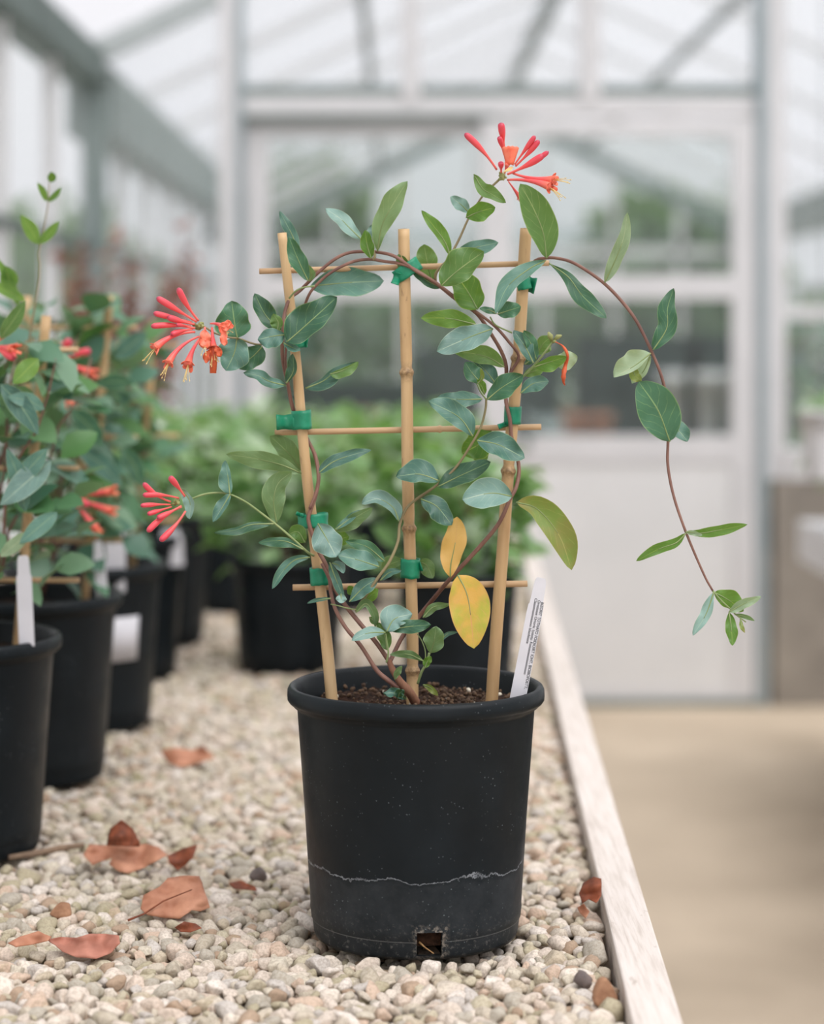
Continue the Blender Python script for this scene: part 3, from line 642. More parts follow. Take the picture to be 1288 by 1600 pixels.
stem([(443, 532, 2.184), (412, 538, 2.176), (396, 537, 2.172), (373, 529, 2.165), (357, 527, 2.16), (335, 520, 2.155), (316, 508, 2.155)], [1.8, 1.6, 1.5], 'stem_young')
stem([(796, 605, 2.186), (806, 596, 2.184), (819, 587, 2.18), (839, 566, 2.175), (855, 546, 2.17), (865, 532, 2.17)], [2, 1.8, 1.5], 'stem_green')
stem([(653, 1068, 2.17), (659, 1050, 2.165), (667, 1036, 2.165), (671, 1020, 2.165)], [2, 2.2, 2], 'stem_green')
stem([(664, 1040, 2.166), (665, 1020, 2.17), (660, 1003, 2.17), (652, 990, 2.17)], [1, .9, .7], 'stem_green')
stem([(604, 1035, 2.165), (607, 1020, 2.163), (605, 1005, 2.163), (603, 990, 2.163)], [1.6, 1.3, 1.1], 'stem_green')
stem([(452, 466, 2.19), (462, 455, 2.185), (475, 449, 2.185), (492, 447, 2.187)], [1.5, 1.3], 'stem_green')
stem([(800, 520, 2.19), (775, 508, 2.185), (766, 495, 2.182)], [1.4, 1.2], 'stem_green')
stem([(558, 953, 2.172), (542, 950, 2.17), (527, 946, 2.172), (517, 944, 2.176)], [1.1, .9], 'stem_green')
stem([(584, 393, 2.2), (586, 400, 2.196), (583, 406, 2.196)], [2.2, 2.0], 'stem_young')
stem([(760, 624, 2.186), (751, 612, 2.184), (745, 598, 2.183)], [1.3, 1.0], 'stem_green')

REG = {'A': (200, 400, 3.578), 'B': (400, 260, 3.578), 'C': (620, 180, 3.578), 'D': (620, 480, 4.025), 'E': (880, 320, 3.578), 'F': (200, 680, 3.578), 'G': (440, 740, 3.788), 'H': (740, 740, 2.683), 'X': (0, 0, 1)}
TILT = dict(b=.45, d=.30, l=.65, g=-.15, n=-.10, u=-.35, p=-.2, o=-.15, y=.15, a=.1)
def leaf_geo(mid, wl_, wr_, peak, Y, tilt, dy, cup, wave, seed, rows=20, cols=4, tipsharp=.8):
    mp_ = cr(mid, rows); a = math.log(.5)/math.log(peak); vs = []; uv = []
    for i, (mx, my) in enumerate(mp_):
        s = i/(rows-1); j0, j1 = max(i-1, 0), min(i+1, rows-1)
        d = np.array(mp_[j1])-np.array(mp_[j0]); d /= np.linalg.norm(d)+1e-9; nx, ny = d[1], -d[0]
        wv = max(math.sin(PI*min(max(s, 0), 1)**a), 0)**tipsharp
        for j in range(-cols, cols+1):
            u = j/cols; W = wl_ if u < 0 else wr_; side = -1 if u > 0 else 1      # negative u = left of travel
            k = abs(u)*W*wv*(1+wave*.75*math.sin(s*8+seed+(2.4 if u > 0 else 0))+wave*.3*math.sin(s*17+seed*2))
            x = mx+nx*side*k; y = my+ny*side*k
            off = (my-y)*tilt*PXM + cup*abs(u)**1.6*W*wv*PXM*(-1) + dy*s + wave*abs(u)**2*W*PXM*2.2*math.sin(s*13+seed*1.7+(1.5 if u > 0 else 0)) + (my-mid[0][1])*(-tilt)*.35*PXM
            vs.append(P(x, y, Y+off)); uv.append((u*.5+.5, s))
    c = 2*cols+1
    fs = [(i*c+j, i*c+j+1, (i+1)*c+j+1, (i+1)*c+j) for i in range(rows-1) for j in range(c-1)]
    return vs, fs, uv
nleaf = [0]
def leaf(reg, mid, wl_, wr_, mat, peak=.45, Y=2.166, tilt=None, dy=None, cup=.20, wave=.12, pet=None, lab=None, parent=None, ts=.66):
    ox, oy, k = REG[reg]; mid = [(ox+a/k, oy+b/k) for a, b in mid]; rs = random.Random(nleaf[0]*13+5); nleaf[0] += 1
    cup = cup if cup != .20 else rs.choice((.05, .2, .35, .5)); t = (TILT[mat] if tilt is None else tilt)+rs.uniform(-.1, .1); d = rs.uniform(-.012, .006) if dy is None else dy
    L = sum(math.dist(mid[i], mid[i+1]) for i in range(len(mid)-1))
    vs, fs, uv = leaf_geo(mid, wl_/k, wr_/k, peak, Y, t, d, cup, wave, rs.uniform(0, 6), tipsharp=ts)
    mb = MB().add(vs, fs, uv); c = 9
    axis = [vs[i*c+4] for i in range(0, 20)]; mb.cur = 1
    pts = [Vector(p) for p in axis[:12]]
    if pet: pts = [P(ox+pet[0]/k, oy+pet[1]/k, Y+.004)]+pts
    mb.tube(pts, list(np.linspace(.00085, .0003, len(pts))), 6)
    return mb.build('leaf', [M[mat], M['stem_green']], parent or vine, label=lab, solid=0)
BK = 2.226
leaf('A', [(612,460),(600,400),(580,250)], 108, 92, 'd', .42, 2.17, dy=0)
leaf('A', [(610,455),(595,540),(548,642)], 88, 92, 'b', .45, 2.166, dy=0)
leaf('A', [(752,505),(700,560),(610,625)], 66, 62, 'd', .45, 2.172)
leaf('A', [(855,420),(770,330),(708,208)], 48, 58, 'd', .5, 2.172)
leaf('A', [(835,418),(840,370),(812,322)], 48, 25, 'g', .45, 2.166)
leaf('A', [(880,440),(800,450),(725,468)], 70, 45, 'b', .5, 2.16)
leaf('A', [(868,485),(915,510),(965,528)], 22, 22, 'b', .5, 2.16)
leaf('A', [(888,482),(1010,375),(1170,228)], 108, 72, 'd', .42, 2.158, tilt=.5)
leaf('A', [(885,712),(925,640),(922,545)], 42, 18, 'd', .5, 2.18)
leaf('A', [(885,725),(790,700),(730,670),(645,652)], 34, 36, 'b', .5, 2.165, wave=.25)
leaf('A', [(993,740),(1090,700),(1170,640),(1290,590)], 22, 50, 'b', .45, 2.20, wave=.14)
leaf('A', [(1130,660),(1200,640),(1290,590)], 12, 44, 'g', .45, 2.195)
leaf('A', [(975,1200),(905,1110),(795,1005)], 50, 66, 'u', .5, 2.222)
leaf('A', [(970,1215),(850,1165),(700,1130),(548,1108)], 52, 46, 'u', .5, 2.19, tilt=-.4)
leaf('A', [(1068,1212),(1150,1150),(1260,1110),(1362,1085)], 38, 34, 'b', .4, 2.18)
leaf('B', [(592,410),(520,340),(470,290),(388,235)], 40, 42, 'l', .5, 2.2)
leaf('B', [(680,475),(705,330),(765,215),(848,82)], 68, 52, 'u', .55, 2.195, wave=.16)
leaf('B', [(645,515),(622,440),(612,355)], 36, 38, 'n', .5, 2.19)
leaf('B', [(655,410),(650,325)], 30, 26, 'l', .5, 2.205)
leaf('B', [(245,505),(205,390),(132,248)], 34, 30, 'b', .5, 2.21)
leaf('B', [(292,640),(240,530),(184,392)], 48, 46, 'd', .5, 2.17)
leaf('B', [(300,640),(310,600),(270,545)], 22, 24, 'u', .5, 2.19)
leaf('B', [(300,672),(400,660),(540,648),(716,640)], 86, 82, 'b', .52, 2.205, tilt=.4, wave=.14)
leaf('B', [(985,640),(960,540),(940,435)], 74, 60, 'g', .5, BK)
leaf('B', [(850,610),(795,490)], 34, 34, 'g', .5, 2.196)
leaf('B', [(1035,678),(960,640),(870,580)], 30, 16, 'd', .45, 2.196)
leaf('B', [(1085,497),(1050,410),(925,245)], 28, 42, 'n', .5, 2.19)
leaf('B', [(1035,668),(1120,590),(1275,475)], 105, 70, 'g', .5, 2.158, tilt=.1)
leaf('B', [(1240,800),(1185,700),(1110,590)], 85, 88, 'n', .45, 2.185)
leaf('B', [(1235,885),(1080,850),(922,848)], 50, 52, 'n', .5, 2.18)
leaf('D', [(608,135),(480,180),(252,278)], 78, 84, 'l', .5, 2.16)
leaf('D', [(678,376),(560,310),(340,268)], 50, 66, 'g', .5, 2.185)
leaf('C', [(432,330),(480,410),(530,440),(612,490)], 42, 34, 'g', .5, 2.17)
leaf('C', [(405,545),(360,500),(300,455)], 36, 38, 'l', .5, 2.195)
leaf('C', [(388,572),(460,540),(552,515)], 50, 55, 'n', .5, 2.165)
leaf('C', [(322,785),(440,740),(570,712)], 42, 48, 'b', .5, 2.19)
leaf('C', [(838,800),(820,660),(765,520),(690,383)], 78, 98, 'g', .50, 2.17, tilt=.1, wave=.04)
leaf('C', [(835,812),(740,860),(620,960),(552,1110)], 42, 52, 'b', .5, 2.165)
leaf('C', [(852,828),(960,905),(1040,1010),(1175,1135)], 44, 52, 'd', .62, 2.165, tilt=.4)
leaf('C', [(565,1112),(695,1070)], 52, 46, 'd', .5, 2.165)
leaf('C', [(560,1110),(520,1090),(462,1080)], 20, 18, 'd', .5, 2.175)
leaf('D', [(860,350),(810,250),(735,145)], 42, 52, 'b', .5, 2.165)
leaf('D', [(878,330),(850,240),(800,145)], 35, 42, 'd', .5, 2.172)
leaf('D', [(880,300),(920,230),(975,185)], 44, 62, 'g', .5, 2.19)
leaf('D', [(865,375),(960,345),(1070,310)], 30, 60, 'n', .5, 2.165)
leaf('D', [(990,340),(1070,330),(1138,310)], 56, 62, 'p', .5, 2.17)
leaf('D', [(800,425),(870,400),(930,380)], 30, 38, 'g', .5, 2.195)
leaf('D', [(805,360),(850,325),(900,260)], 30, 28, 'd', .5, 2.2)
leaf('D', [(535,480),(480,420),(430,345)], 48, 62, 'd', .5, 2.165)
leaf('D', [(630,490),(560,400),(480,322)], 42, 58, 'b', .5, 2.185)
leaf('D', [(552,548),(535,500),(505,455)], 14, 32, 'n', .5, 2.165)
leaf('D', [(510,480),(535,440),(530,382)], 12, 16, 'o', .5, 2.155)
leaf('D', [(568,582),(670,500),(796,425)], 66, 72, 'd', .52, 2.162, tilt=.4)
leaf('D', [(780,540),(860,480),(958,465)], 48, 54, 'b', .55, 2.172)
leaf('D', [(540,578),(400,580),(256,568)], 52, 52, 'b', .5, 2.165)
leaf('D', [(480,812),(390,690),(200,590)], 60, 84, 'b', .5, 2.158)
leaf('D', [(505,838),(640,865),(806,950)], 80, 76, 'b', .5, 2.158, tilt=.5)
leaf('D', [(600,780),(520,860),(410,920)], 86, 92, 'n', .5, 2.21)
leaf('D', [(500,850),(530,900),(545,980)], 52, 72, 'n', .5, 2.215)
leaf('D', [(268,1092),(140,1050),(-5,1065)], 52, 92, 'b', .5, 2.16, tilt=.6)
leaf('D', [(258,1130),(400,1060),(592,972)], 72, 62, 'd', .5, 2.175, tilt=.5)
leaf('D', [(728,1190),(590,1170),(412,1210)], 92, 100, 'l', .5, 2.155, tilt=.5, wave=.06, ts=.62)
leaf('G', [(825,150),(920,195),(1010,305)], 58, 72, 'b', .5, 2.165)
leaf('E', [(232,435),(292,310),(340,180),(360,42)], 38, 42, 'p', .45, 2.165)
leaf('E', [(505,812),(580,690),(585,580),(620,465)], 60, 52, 'd', .45, 2.15)
leaf('E', [(490,830),(400,900),(283,965)], 22, 90, 'p', .5, 2.145, tilt=.1)
leaf('E', [(488,845),(450,930),(385,1000)], 22, 62, 'p', .45, 2.15, tilt=-.2)
leaf('E', [(395,900),(400,950),(440,985)], 30, 30, 'o', .5, 2.144)
leaf('X', [(1047,690),(1028,640),(998,596)], 32, 34, 'd', .48, 2.14, tilt=.15, wave=.03)
leaf('X', [(1046,688),(1058,672),(1075,690)], 17, 10, 'b', .5, 2.155)
leaf('H', [(890,250),(850,290),(780,315),(682,367)], 20, 26, 'n', .5, 2.135)
leaf('H', [(895,245),(950,250),(1040,235),(1150,213)], 22, 24, 'n', .5, 2.14)
leaf('H', [(890,245),(920,248),(960,258)], 10, 13, 'p', .5, 2.138)
leaf('H', [(1008,498),(975,590),(920,680)], 20, 28, 'l', .5, 2.135)
leaf('H', [(1010,498),(1070,530),(1133,578)], 44, 34, 'n', .5, 2.145)
leaf('H', [(1072,580),(1130,548),(1207,515)], 20, 22, 'p', .45, 2.135)
leaf('H', [(1072,582),(1082,650),(1086,722)], 26, 24, 'n', .5, 2.135)
leaf('H', [(1095,590),(1140,600),(1180,618)], 10, 9, 'u', .5, 2.14)
leaf('H', [(1120,610),(1125,640),(1138,668)], 9, 9, 'o', .5, 2.14)
leaf('H', [(180,120),(270,150),(360,260),(412,405)], 72, 48, 'o', .5, 2.165, tilt=.1, wave=.05)
leaf('F', [(570,330),(560,240),(545,140)], 55, 20, 'b', .4, 2.155)
leaf('F', [(572,328),(530,400),(475,487)], 22, 40, 'b', .45, 2.155)
leaf('F', [(832,492),(815,370),(840,270),(918,205)], 66, 62, 'u', .5, 2.17)
leaf('F', [(815,495),(690,500),(600,530),(480,545)], 34, 16, 'd', .5, 2.16)
leaf('F', [(980,638),(890,595),(810,590),(728,602)], 36, 22, 'd', .55, 2.16)
leaf('F', [(1018,682),(930,700),(860,770),(806,860)], 26, 32, 'b', .5, 2.165)
leaf('F', [(990,600),(950,540),(895,555)], 52, 40, 'g', .5, 2.178)
leaf('G', [(215,295),(270,390),(325,494)], 80, 92, 'l', .52, 2.16, ts=.62)
leaf('G', [(318,338),(420,270),(540,200)], 26, 55, 'u', .5, 2.19)
leaf('G', [(318,332),(410,262),(470,215)], 24, 20, 'b', .5, 2.18)
leaf('G', [(695,282),(660,200),(570,150),(472,180)], 30, 58, 'l', .5, 2.178, tilt=.6)
leaf('G', [(320,395),(400,372)], 42, 40, 'n', .5, 2.2)
leaf('G', [(612,520),(500,430),(378,400)], 42, 36, 'd', .45, 2.178)
leaf('G', [(578,552),(450,510),(330,482)], 55, 68, 'b', .5, 2.168, tilt=.6)
leaf('G', [(595,590),(640,540),(715,510)], 48, 38, 'u', .5, 2.21)
leaf('G', [(585,632),(640,585),(712,572)], 20, 24, 'b', .5, 2.18)
leaf('G', [(808,520),(860,545),(897,620)], 38, 50, 'u', .5, 2.205)
leaf('G', [(402,758),(490,670),(570,622)], 44, 50, 'b', .55, 2.165)
leaf('G', [(480,765),(530,720),(572,682)], 30, 34, 'n', .5, 2.18)
leaf('G', [(440,725),(395,665)], 28, 28, 'n', .5, 2.19)
leaf('G', [(285,525),(320,620),(372,745)], 26, 30, 'b', .5, 2.162)
leaf('G', [(352,712),(355,768)], 32, 30, 'l', .5, 2.158)
leaf('G', [(300,530),(340,545),(370,590)], 30, 22, 'l', .5, 2.166)
leaf('G', [(292,738),(220,748),(150,768)], 10, 14, 'b', .5, 2.165)
leaf('G', [(440,822),(500,770),(545,830),(555,912)], 32, 20, 'u', .45, 2.172)
leaf('G', [(520,850),(550,870),(575,840)], 22, 22, 'g', .5, 2.18)
leaf('G', [(622,935),(670,860),(775,830)], 82, 60, 'l', .45, 2.16, tilt=.4)
leaf('G', [(640,925),(760,905),(886,895)], 44, 42, 'd', .5, 2.165)
leaf('G', [(615,940),(510,945),(415,988)], 30, 38, 'l', .5, 2.158)
leaf('G', [(625,1045),(610,960),(570,880)], 44, 36, 'g', .45, 2.166)
leaf('G', [(882,1062),(905,985),(915,903)], 62, 62, 'u', .5, 2.158)
leaf('G', [(930,1010),(980,950),(1045,938)], 12, 14, 'b', .5, 2.16)
leaf('G', [(838,1108),(750,1070),(640,1072)], 22, 26, 'u', .5, 2.158)
leaf('G', [(848,1150),(865,1110),(885,1080)], 24, 24, 'n', .5, 2.158)
leaf('G', [(672,1218),(680,1175),(714,1138)], 14, 26, 'u', .5, 2.155)
leaf('G', [(838,1250),(885,1270),(928,1315)], 16, 22, 'o', .5, 2.19, lab='small yellowing leaf lying on the soil')
leaf('G', [(740,1335),(680,1300),(600,1300)], 26, 28, 'b', .5, 2.15, wave=.35)
leaf('G', [(690,1338),(700,1300),(728,1282)], 26, 28, 'd', .5, 2.148, wave=.3)
leaf('G', [(838,852),(900,790),(1000,772)], 22, 28, 'u', .45, 2.17)
leaf('G', [(1000,615),(1002,540),(1030,400),(1040,255)], 78, 66, 'a', .55, 2.17, tilt=.1, lab='amber yellow withering leaf hanging upright', ts=.62)
leaf('G', [(1045,600),(1105,740),(1140,1036)], 122, 122, 'y', .46, 2.15, tilt=.05, wave=.03, cup=.1, lab='large yellow leaf with green patches', ts=.68)
# the faded bloom on the short right hand spur
fade = MB().tube([P(863, 533, 2.168), P(860, 525, 2.166), P(857, 519, 2.165)], [.0012, .003, .001]).tube([P(866, 531, 2.168), P(872, 526, 2.166), P(878, 524, 2.165)], [.0012, .0026, .0008]).tube([P(864, 534, 2.168), P(869, 533, 2.166)], .0016)
fh = fade.build('spent_flower', M['calyx'], vine, label='pale green remains of a spent flower head')
q = cr([(868, 534), (880, 541), (887, 555), (884, 570), (881, 585), (881, 597), (883, 602)], 18)
MB().tube([P(a, b, 2.16+.003*math.sin(i*.8)) for i, (a, b) in enumerate(q)], [.0004, .0005, .0006, .001, .0014, .0016, .0014, .0015, .0017, .0019, .0018, .0021, .0026, .002, .0026, .0016, .0012, .0006], 8).build('floret', M['wither'], fh, label='withered orange floret hanging down')

# ---------------------------------------------------------------- flowers
def profile(kind, n=14):
    s = np.linspace(0, 1, n)
    if kind == 'bud':
        s = np.concatenate([np.linspace(0, .9, n), [.94, .965, .985, .997, 1.0]]); x = np.clip((s-.25)/.5, 0, 1); r = .34+.10*s+.60*x*x*(3-2*x)-.12*np.clip((s-.8)/.2, 0, 1)
        e = np.clip((s-.90)/.10, 0, 1); r = r*np.sqrt(np.maximum(1-e**2, .003)); return s, r
    r = .26+.20*s+.62*s**2.6; return s, r
def floret(parent, reg, p0, p1, rw, kind='bud', Y0=2.155, Y1=2.14, bend=0.0, lob=True, mat='petal'):
    ox, oy, k = REG[reg]; a = np.array([ox+p0[0]/k, oy+p0[1]/k]); b = np.array([ox+p1[0]/k, oy+p1[1]/k]); d = b-a; n_ = np.array([-d[1], d[0]])
    s, r = profile(kind); pts = []
    for t in s:
        c = a+d*t+n_*bend*4*t*(1-t); pts.append(P(c[0], c[1], Y0+(Y1-Y0)*t))
    if kind == 'bud':
        e = pts[-1]; dd = (pts[-1]-pts[-2])
        pts[-1] = e
    R_ = rw/k*PXM*(.74 if kind == 'bud' else .90)
    mb = MB().tube(pts, list(r*R_), 12, flat=True)
    o = mb.build('bud' if kind == 'bud' else 'floret', M['petal_open' if kind == 'open' else mat], parent)
    if kind == 'open' and lob:
        tip = pts[-1]; t = (pts[-1]-pts[-2]).normalized(); rd = t.orthogonal().normalized(); bn = t.cross(rd); lb = MB()
        for i in range(5):
            an = i*2*PI/5+p0[0]*.1; rad = rd*math.cos(an)+bn*math.sin(an); tg = t.cross(rad); vs = []
            ln = R_*(1.0 if i else 2.2); wd = R_*.58
            for q_ in range(6):
                u = q_/5; c = tip-t*R_*.3+rad*R_*.95*(1+.55*math.sin(u*1.6))+t*ln*(u-.35*u*u)*(.8 if i else 1)
                ww = wd*math.sqrt(max(1-(u*.97)**3, 0))
                vs += [c-tg*ww, c+rad*R_*.12, c+tg*ww]
            lb.add(vs, [(q_*3+j, q_*3+j+1, q_*3+4+j, q_*3+3+j) for q_ in range(5) for j in (0, 1)])
        lb.build('petal_lobes', M['lobe'], o, solid=.0004)
        sb = MB(); rr_ = random.Random(int(p0[0]))
        for i in range(5):
            dr = (t*1.0+rd*rr_.uniform(-.3, .3)+bn*rr_.uniform(-.3, .3)+Vector((0, 0, -.25))).normalized(); L = R_*rr_.uniform(2.6, 4.6)
            sb.tube([tip-t*R_, tip+dr*L*.5, tip+dr*L], [.00035, .0003, .00028], 5); sb.tube([tip+dr*L, tip+dr*(L+.0016)], [.0006, .0004], 5)
        sb.build('stamens', M['stamen'], o)
    return o
def head(reg, c, label, r=16, Y=2.157):
    ox, oy, k = REG[reg]; mb = MB(); rr_ = random.Random(int(c[0]))
    for i in range(26):
        p = P(ox+(c[0]+rr_.gauss(0, r*.5))/k, oy+(c[1]+rr_.gauss(0, r*.5))/k, Y+rr_.uniform(-.004, .004)); blob(mb, p, rr_.uniform(.0012, .0024), i)
    return mb.build('flower_head', M['calyx'], vine, label=label)
h1 = head('A', (400, 392), 'coral flower head with open and budding florets on the upper left', 18)
for p0, p1, rw, bd in [((395,362),(280,178),24,-.04), ((385,368),(160,232),25,.0), ((372,382),(220,340),24,-.02), ((355,372),(142,318),22,0), ((375,405),(128,394),23,.05), ((360,410),(240,440),21,.05)]:
    floret(h1, 'A', p0, p1, rw, 'bud', bend=bd)
for p0, p1, rw, bd, y1 in [((375,425),(150,515),26,.10,2.135), ((398,450),(225,600),24,.10,2.13), ((408,455),(335,608),27,.06,2.13)]: floret(h1, 'A', p0, p1, rw, 'open', bend=bd, Y1=y1)
floret(h1, 'A', (462,378), (530,395), 20, 'open', Y0=2.15, Y1=2.135, bend=-.1)
floret(h1, 'A', (430,400), (432,480), 25, 'open', Y0=2.15, Y1=2.13)
o = floret(h1, 'A', (470,400), (478,520), 27, 'open', Y0=2.15, Y1=2.135)
MB().tube([P(200+478/3.578, 400+510/3.578, 2.135), P(200+478/3.578, 400+590/3.578, 2.133), P(200+476/3.578, 400+655/3.578, 2.133)], [.0045, .0038, .0032], 10).build('withered_tip', M['wither'], o, label='withered brown tip')
floret(h1, 'A', (350,392), (270,385), 14, 'bud')
def petal(par, reg, mid, w_, mat, Y, tilt=.2):
    ox, oy, k = REG[reg]; vs, fs, uv = leaf_geo([(ox+a/k, oy+b/k) for a, b in mid], w_/k, w_/k, .55, Y, tilt, -.003, .3, .3, mid[0][0], 12, 3, .5)
    return MB().add(vs, fs, uv).build('petal', M[mat], par, solid=.0004)
for mid, w_, mt_ in [([(505,400),(550,395),(592,392)], 22, 'lobe'), ([(510,395),(545,380),(580,372)], 18, 'lobe'), ([(515,405),(535,440),(540,502)], 22, 'lobe'), ([(432,410),(430,460),(445,515)], 32, 'lobe'), ([(425,440),(415,475),(425,515)], 20, 'lobe'), ([(488,510),(505,535),(522,562)], 20, 'wither'), ([(460,520),(440,560),(436,600)], 18, 'wither')]:
    petal(h1, 'A', mid, w_, mt_, 2.128)
h2 = head('F', (270, 375), 'coral flower head of closed buds on the lower left', 14)
head_b = leaf('F', [(300,300),(345,370),(345,470)], 22, 36, 'l', .5, 2.157, tilt=0, parent=h2, ts=.5)
head_b.name = 'bract'
for p0, p1, rw, bd in [((318,342),(232,232),23,.02), ((240,372),(86,266),21,-.08), ((285,352),(82,336),21,.05), ((240,388),(70,394),18,.02), ((245,400),(108,442),18,.0), ((298,395),(162,465),22,-.02), ((300,400),(108,542),24,.06), ((322,425),(178,592),24,-.04)]:
    floret(h2, 'F', p0, p1, rw, 'bud', bend=bd)
h3 = head('C', (592, 340), 'coral flower head with an open trumpet at the top of the plant', 18, 2.18)
for p0, p1, rw, bd in [((560,305),(380,102),25,.04), ((603,200),(583,42),27,.0), ((600,220),(572,120),20,.02), ((660,275),(775,115),20,0), ((665,285),(797,140),22,.02), ((620,330),(822,222),27,.03), ((640,320),(850,202),20,.04)]:
    floret(h3, 'C', p0, p1, rw, 'bud', Y0=2.178, Y1=2.165, bend=bd)
floret(h3, 'C', (650,325), (885,360), 26, 'open', Y0=2.178, Y1=2.15, bend=.05)
floret(h3, 'C', (620,362), (860,400), 27, 'open', Y0=2.176, Y1=2.148, bend=-.06)
floret(h3, 'C', (585,320), (583,262), 22, 'bud', Y0=2.178, Y1=2.17)
floret(h3, 'C', (625,370), (690,460), 16, 'open', Y0=2.185, Y1=2.19)
fr = floret(h3, 'C', (605,325), (620,270), 18, 'open', Y0=2.17, Y1=2.16, lob=False)
mb = MB(); vs = []
for i in range(7):
    for j in range(9):
        u = i/6; v_ = j/8-.5; x = 632+v_*(40+55*u)+u*5; y = 275-u*100+v_*v_*30-(5 if j % 2 else 0)*u; vs.append(P(620+x/3.578, 180+y/3.578, 2.158+.004*abs(v_)*2-.004*u))
mb.add(vs, [(i*9+j, i*9+j+1, (i+1)*9+j+1, (i+1)*9+j) for i in range(6) for j in range(8)]); mb.build('petal_lip', M['lobe'], fr, solid=.0005)
mb = MB()
for i in range(7): mb.tube([P(620+(632+i*3)/3.578, 180+290/3.578, 2.158), P(620+(612+i*5)/3.578, 180+305/3.578, 2.15), P(620+(592+i*8)/3.578, 180+(322-i*2)/3.578, 2.148)], .00035, 5)
mb.build('stamens', M['stamen'], fr)

# ---------------------------------------------------------------- plant label in the main pot
def plant_label(name, pb, pt, w0, Y, label, text=None, par=None, group=None, Yt=None):
    Yt = Yt or Y
    pb, pt = np.array(pb, float), np.array(pt, float); d = pt-pb; L = np.linalg.norm(d); d /= L; n_ = np.array([-d[1], d[0]])
    pr = [(0, 1), (.70, 1.0), (.76, .97), (.78, .97), (.79, .84), (.82, .82), (.955, .74), (.985, .66), (1, .5)]
    vs = []
    for yy in (-.0006, .0006):
        for t, ww in pr:
            for s_ in (-1, 1):
                c = pb+d*L*t+n_*s_*w0*ww; p = P(c[0], c[1], Y+(Yt-Y)*t); vs.append((p.x, p.y+yy, p.z))
    n = len(pr); fs = []
    for i in range(n-1):
        fs.append((2*i, 2*i+1, 2*i+3, 2*i+2)); o_ = 2*n; fs.append((o_+2*i+2, o_+2*i+3, o_+2*i+1, o_+2*i))
        fs.append((2*i, 2*i+2, o_+2*i+2, o_+2*i)); fs.append((2*i+3, 2*i+1, o_+2*i+1, o_+2*i+3))
    fs += [(0, 2*n, 2*n+1, 1), (2*n-2, 2*n-1, 4*n-1, 4*n-2)]
    o = MB().add(vs, fs).build(name, M['label'], smooth=False, label=label, cat='plant label', group=group)
    if text:
        mpp = Y/F; ang = math.atan2(-d[1], d[0])
        for tx, along, across, size, length in text:
            cu = bpy.data.curves.new('printed_text', 'FONT'); cu.body = tx; cu.size = size*mpp; cu.offset = .00003
            tmp = bpy.data.objects.new('printed_text', cu); C.objects.link(tmp); bpy.context.view_layer.update()
            dg = bpy.context.evaluated_depsgraph_get(); me_ = bpy.data.meshes.new_from_object(tmp.evaluated_get(dg)); bpy.data.objects.remove(tmp)
            me_.name = 'printed_text'; me_.materials.append(M['ink']) if not me_.materials else None
            t_ = bpy.data.objects.new('printed_text', me_); C.objects.link(t_)
            wd = max(v.co.x for v in me_.vertices); sxx = length*mpp/wd
            c = pb+d*along*L+n_*across; Yc = Y+(Yt-Y)*along
            p = P(c[0], c[1], Yc-.0009)
            # runs downwards along the label
            dirw = Vector((-d[0], 0, d[1])); upw = Vector((0, -1, 0)).cross(dirw)
            mt = Matrix((( dirw.x*sxx, upw.x, 0, 0), (0, 0, -1, 0), (dirw.z*sxx, upw.z, 0, 0), (0, 0, 0, 1)))
            for v in me_.vertices: v.co = mt @ v.co
            t_.parent = o; t_.location = p-wl(o); WL[t_.name] = p
    return o
plant_label('plant_label', (808, 1098), (846, 903), 12.5, 2.155, 'white plastic plant label with three lines of small print leaning in the centre pot', [
    ('BIZORIT TOTHAFO FOIDIOIRT IOHT, BIOIBOFOETT,', .815, 7.2, 6.5, 138), ('Orotiotet Orioris: Iotiots: Fotiotosooisooioooo', .825, 1.8, 6, 118), ('Clasotnomosooo blsofsiote', .835, -3.6, 6, 72)])

# ---------------------------------------------------------------- dry leaves, twig, odd stones on the gravel
def ground_Y(py, z=GZ): return (CZ-z)*F/(py-PY0)
def dry(name, polys, base_py, mat, label, k=1.2, rip=.004, cat='leaf', stems=(), zoff=.002):
    Yg = ground_Y(base_py, GZ+zoff); root = None
    for pi, (poly, kk, m_) in enumerate(polys):
        bm = bmesh.new(); cx = sum(p[0] for p in poly)/len(poly); cy = sum(p[1] for p in poly)/len(poly)
        vs = [bm.verts.new((p[0], p[1], 0)) for p in poly]; bm.faces.new(vs); bmesh.ops.triangulate(bm, faces=bm.faces[:]); 
        for _ in range(3): bmesh.ops.subdivide_edges(bm, edges=bm.edges[:], cuts=1, use_grid_fill=True); bmesh.ops.triangulate(bm, faces=bm.faces[:])
        idx = []; mb = MB()
        for v in bm.verts:
            x, y = v.co.x, v.co.y; x += 1.0*noise.noise(Vector((x*.12, y*.12, 1))); 
            Yv = Yg+(base_py-y)*PXM*kk+rip*2.6*noise.noise(Vector((x*.035, y*.06, pi+base_py)))+.005*math.sin(x*.11+base_py)
            idx.append(P(x, y, Yv))
        mb.add(idx, [tuple(v.index for v in f.verts) for f in bm.faces]); bm.free()
        o = mb.build(name if root is None else 'lobe', M[m_ or mat], root, solid=.0006, **(dict(label=label, cat=cat) if root is None else {}))
        if root is None: root = o
    for s_ in stems:
        MB().tube([P(a, b, Yg+(base_py-b)*PXM*k-.012) for a, b in s_], [.0014, .0011, .0009, .0006][:len(s_)] if len(s_) <= 4 else .001, 6).build('leaf_stalk', M['dry_dark'], root)
    return root
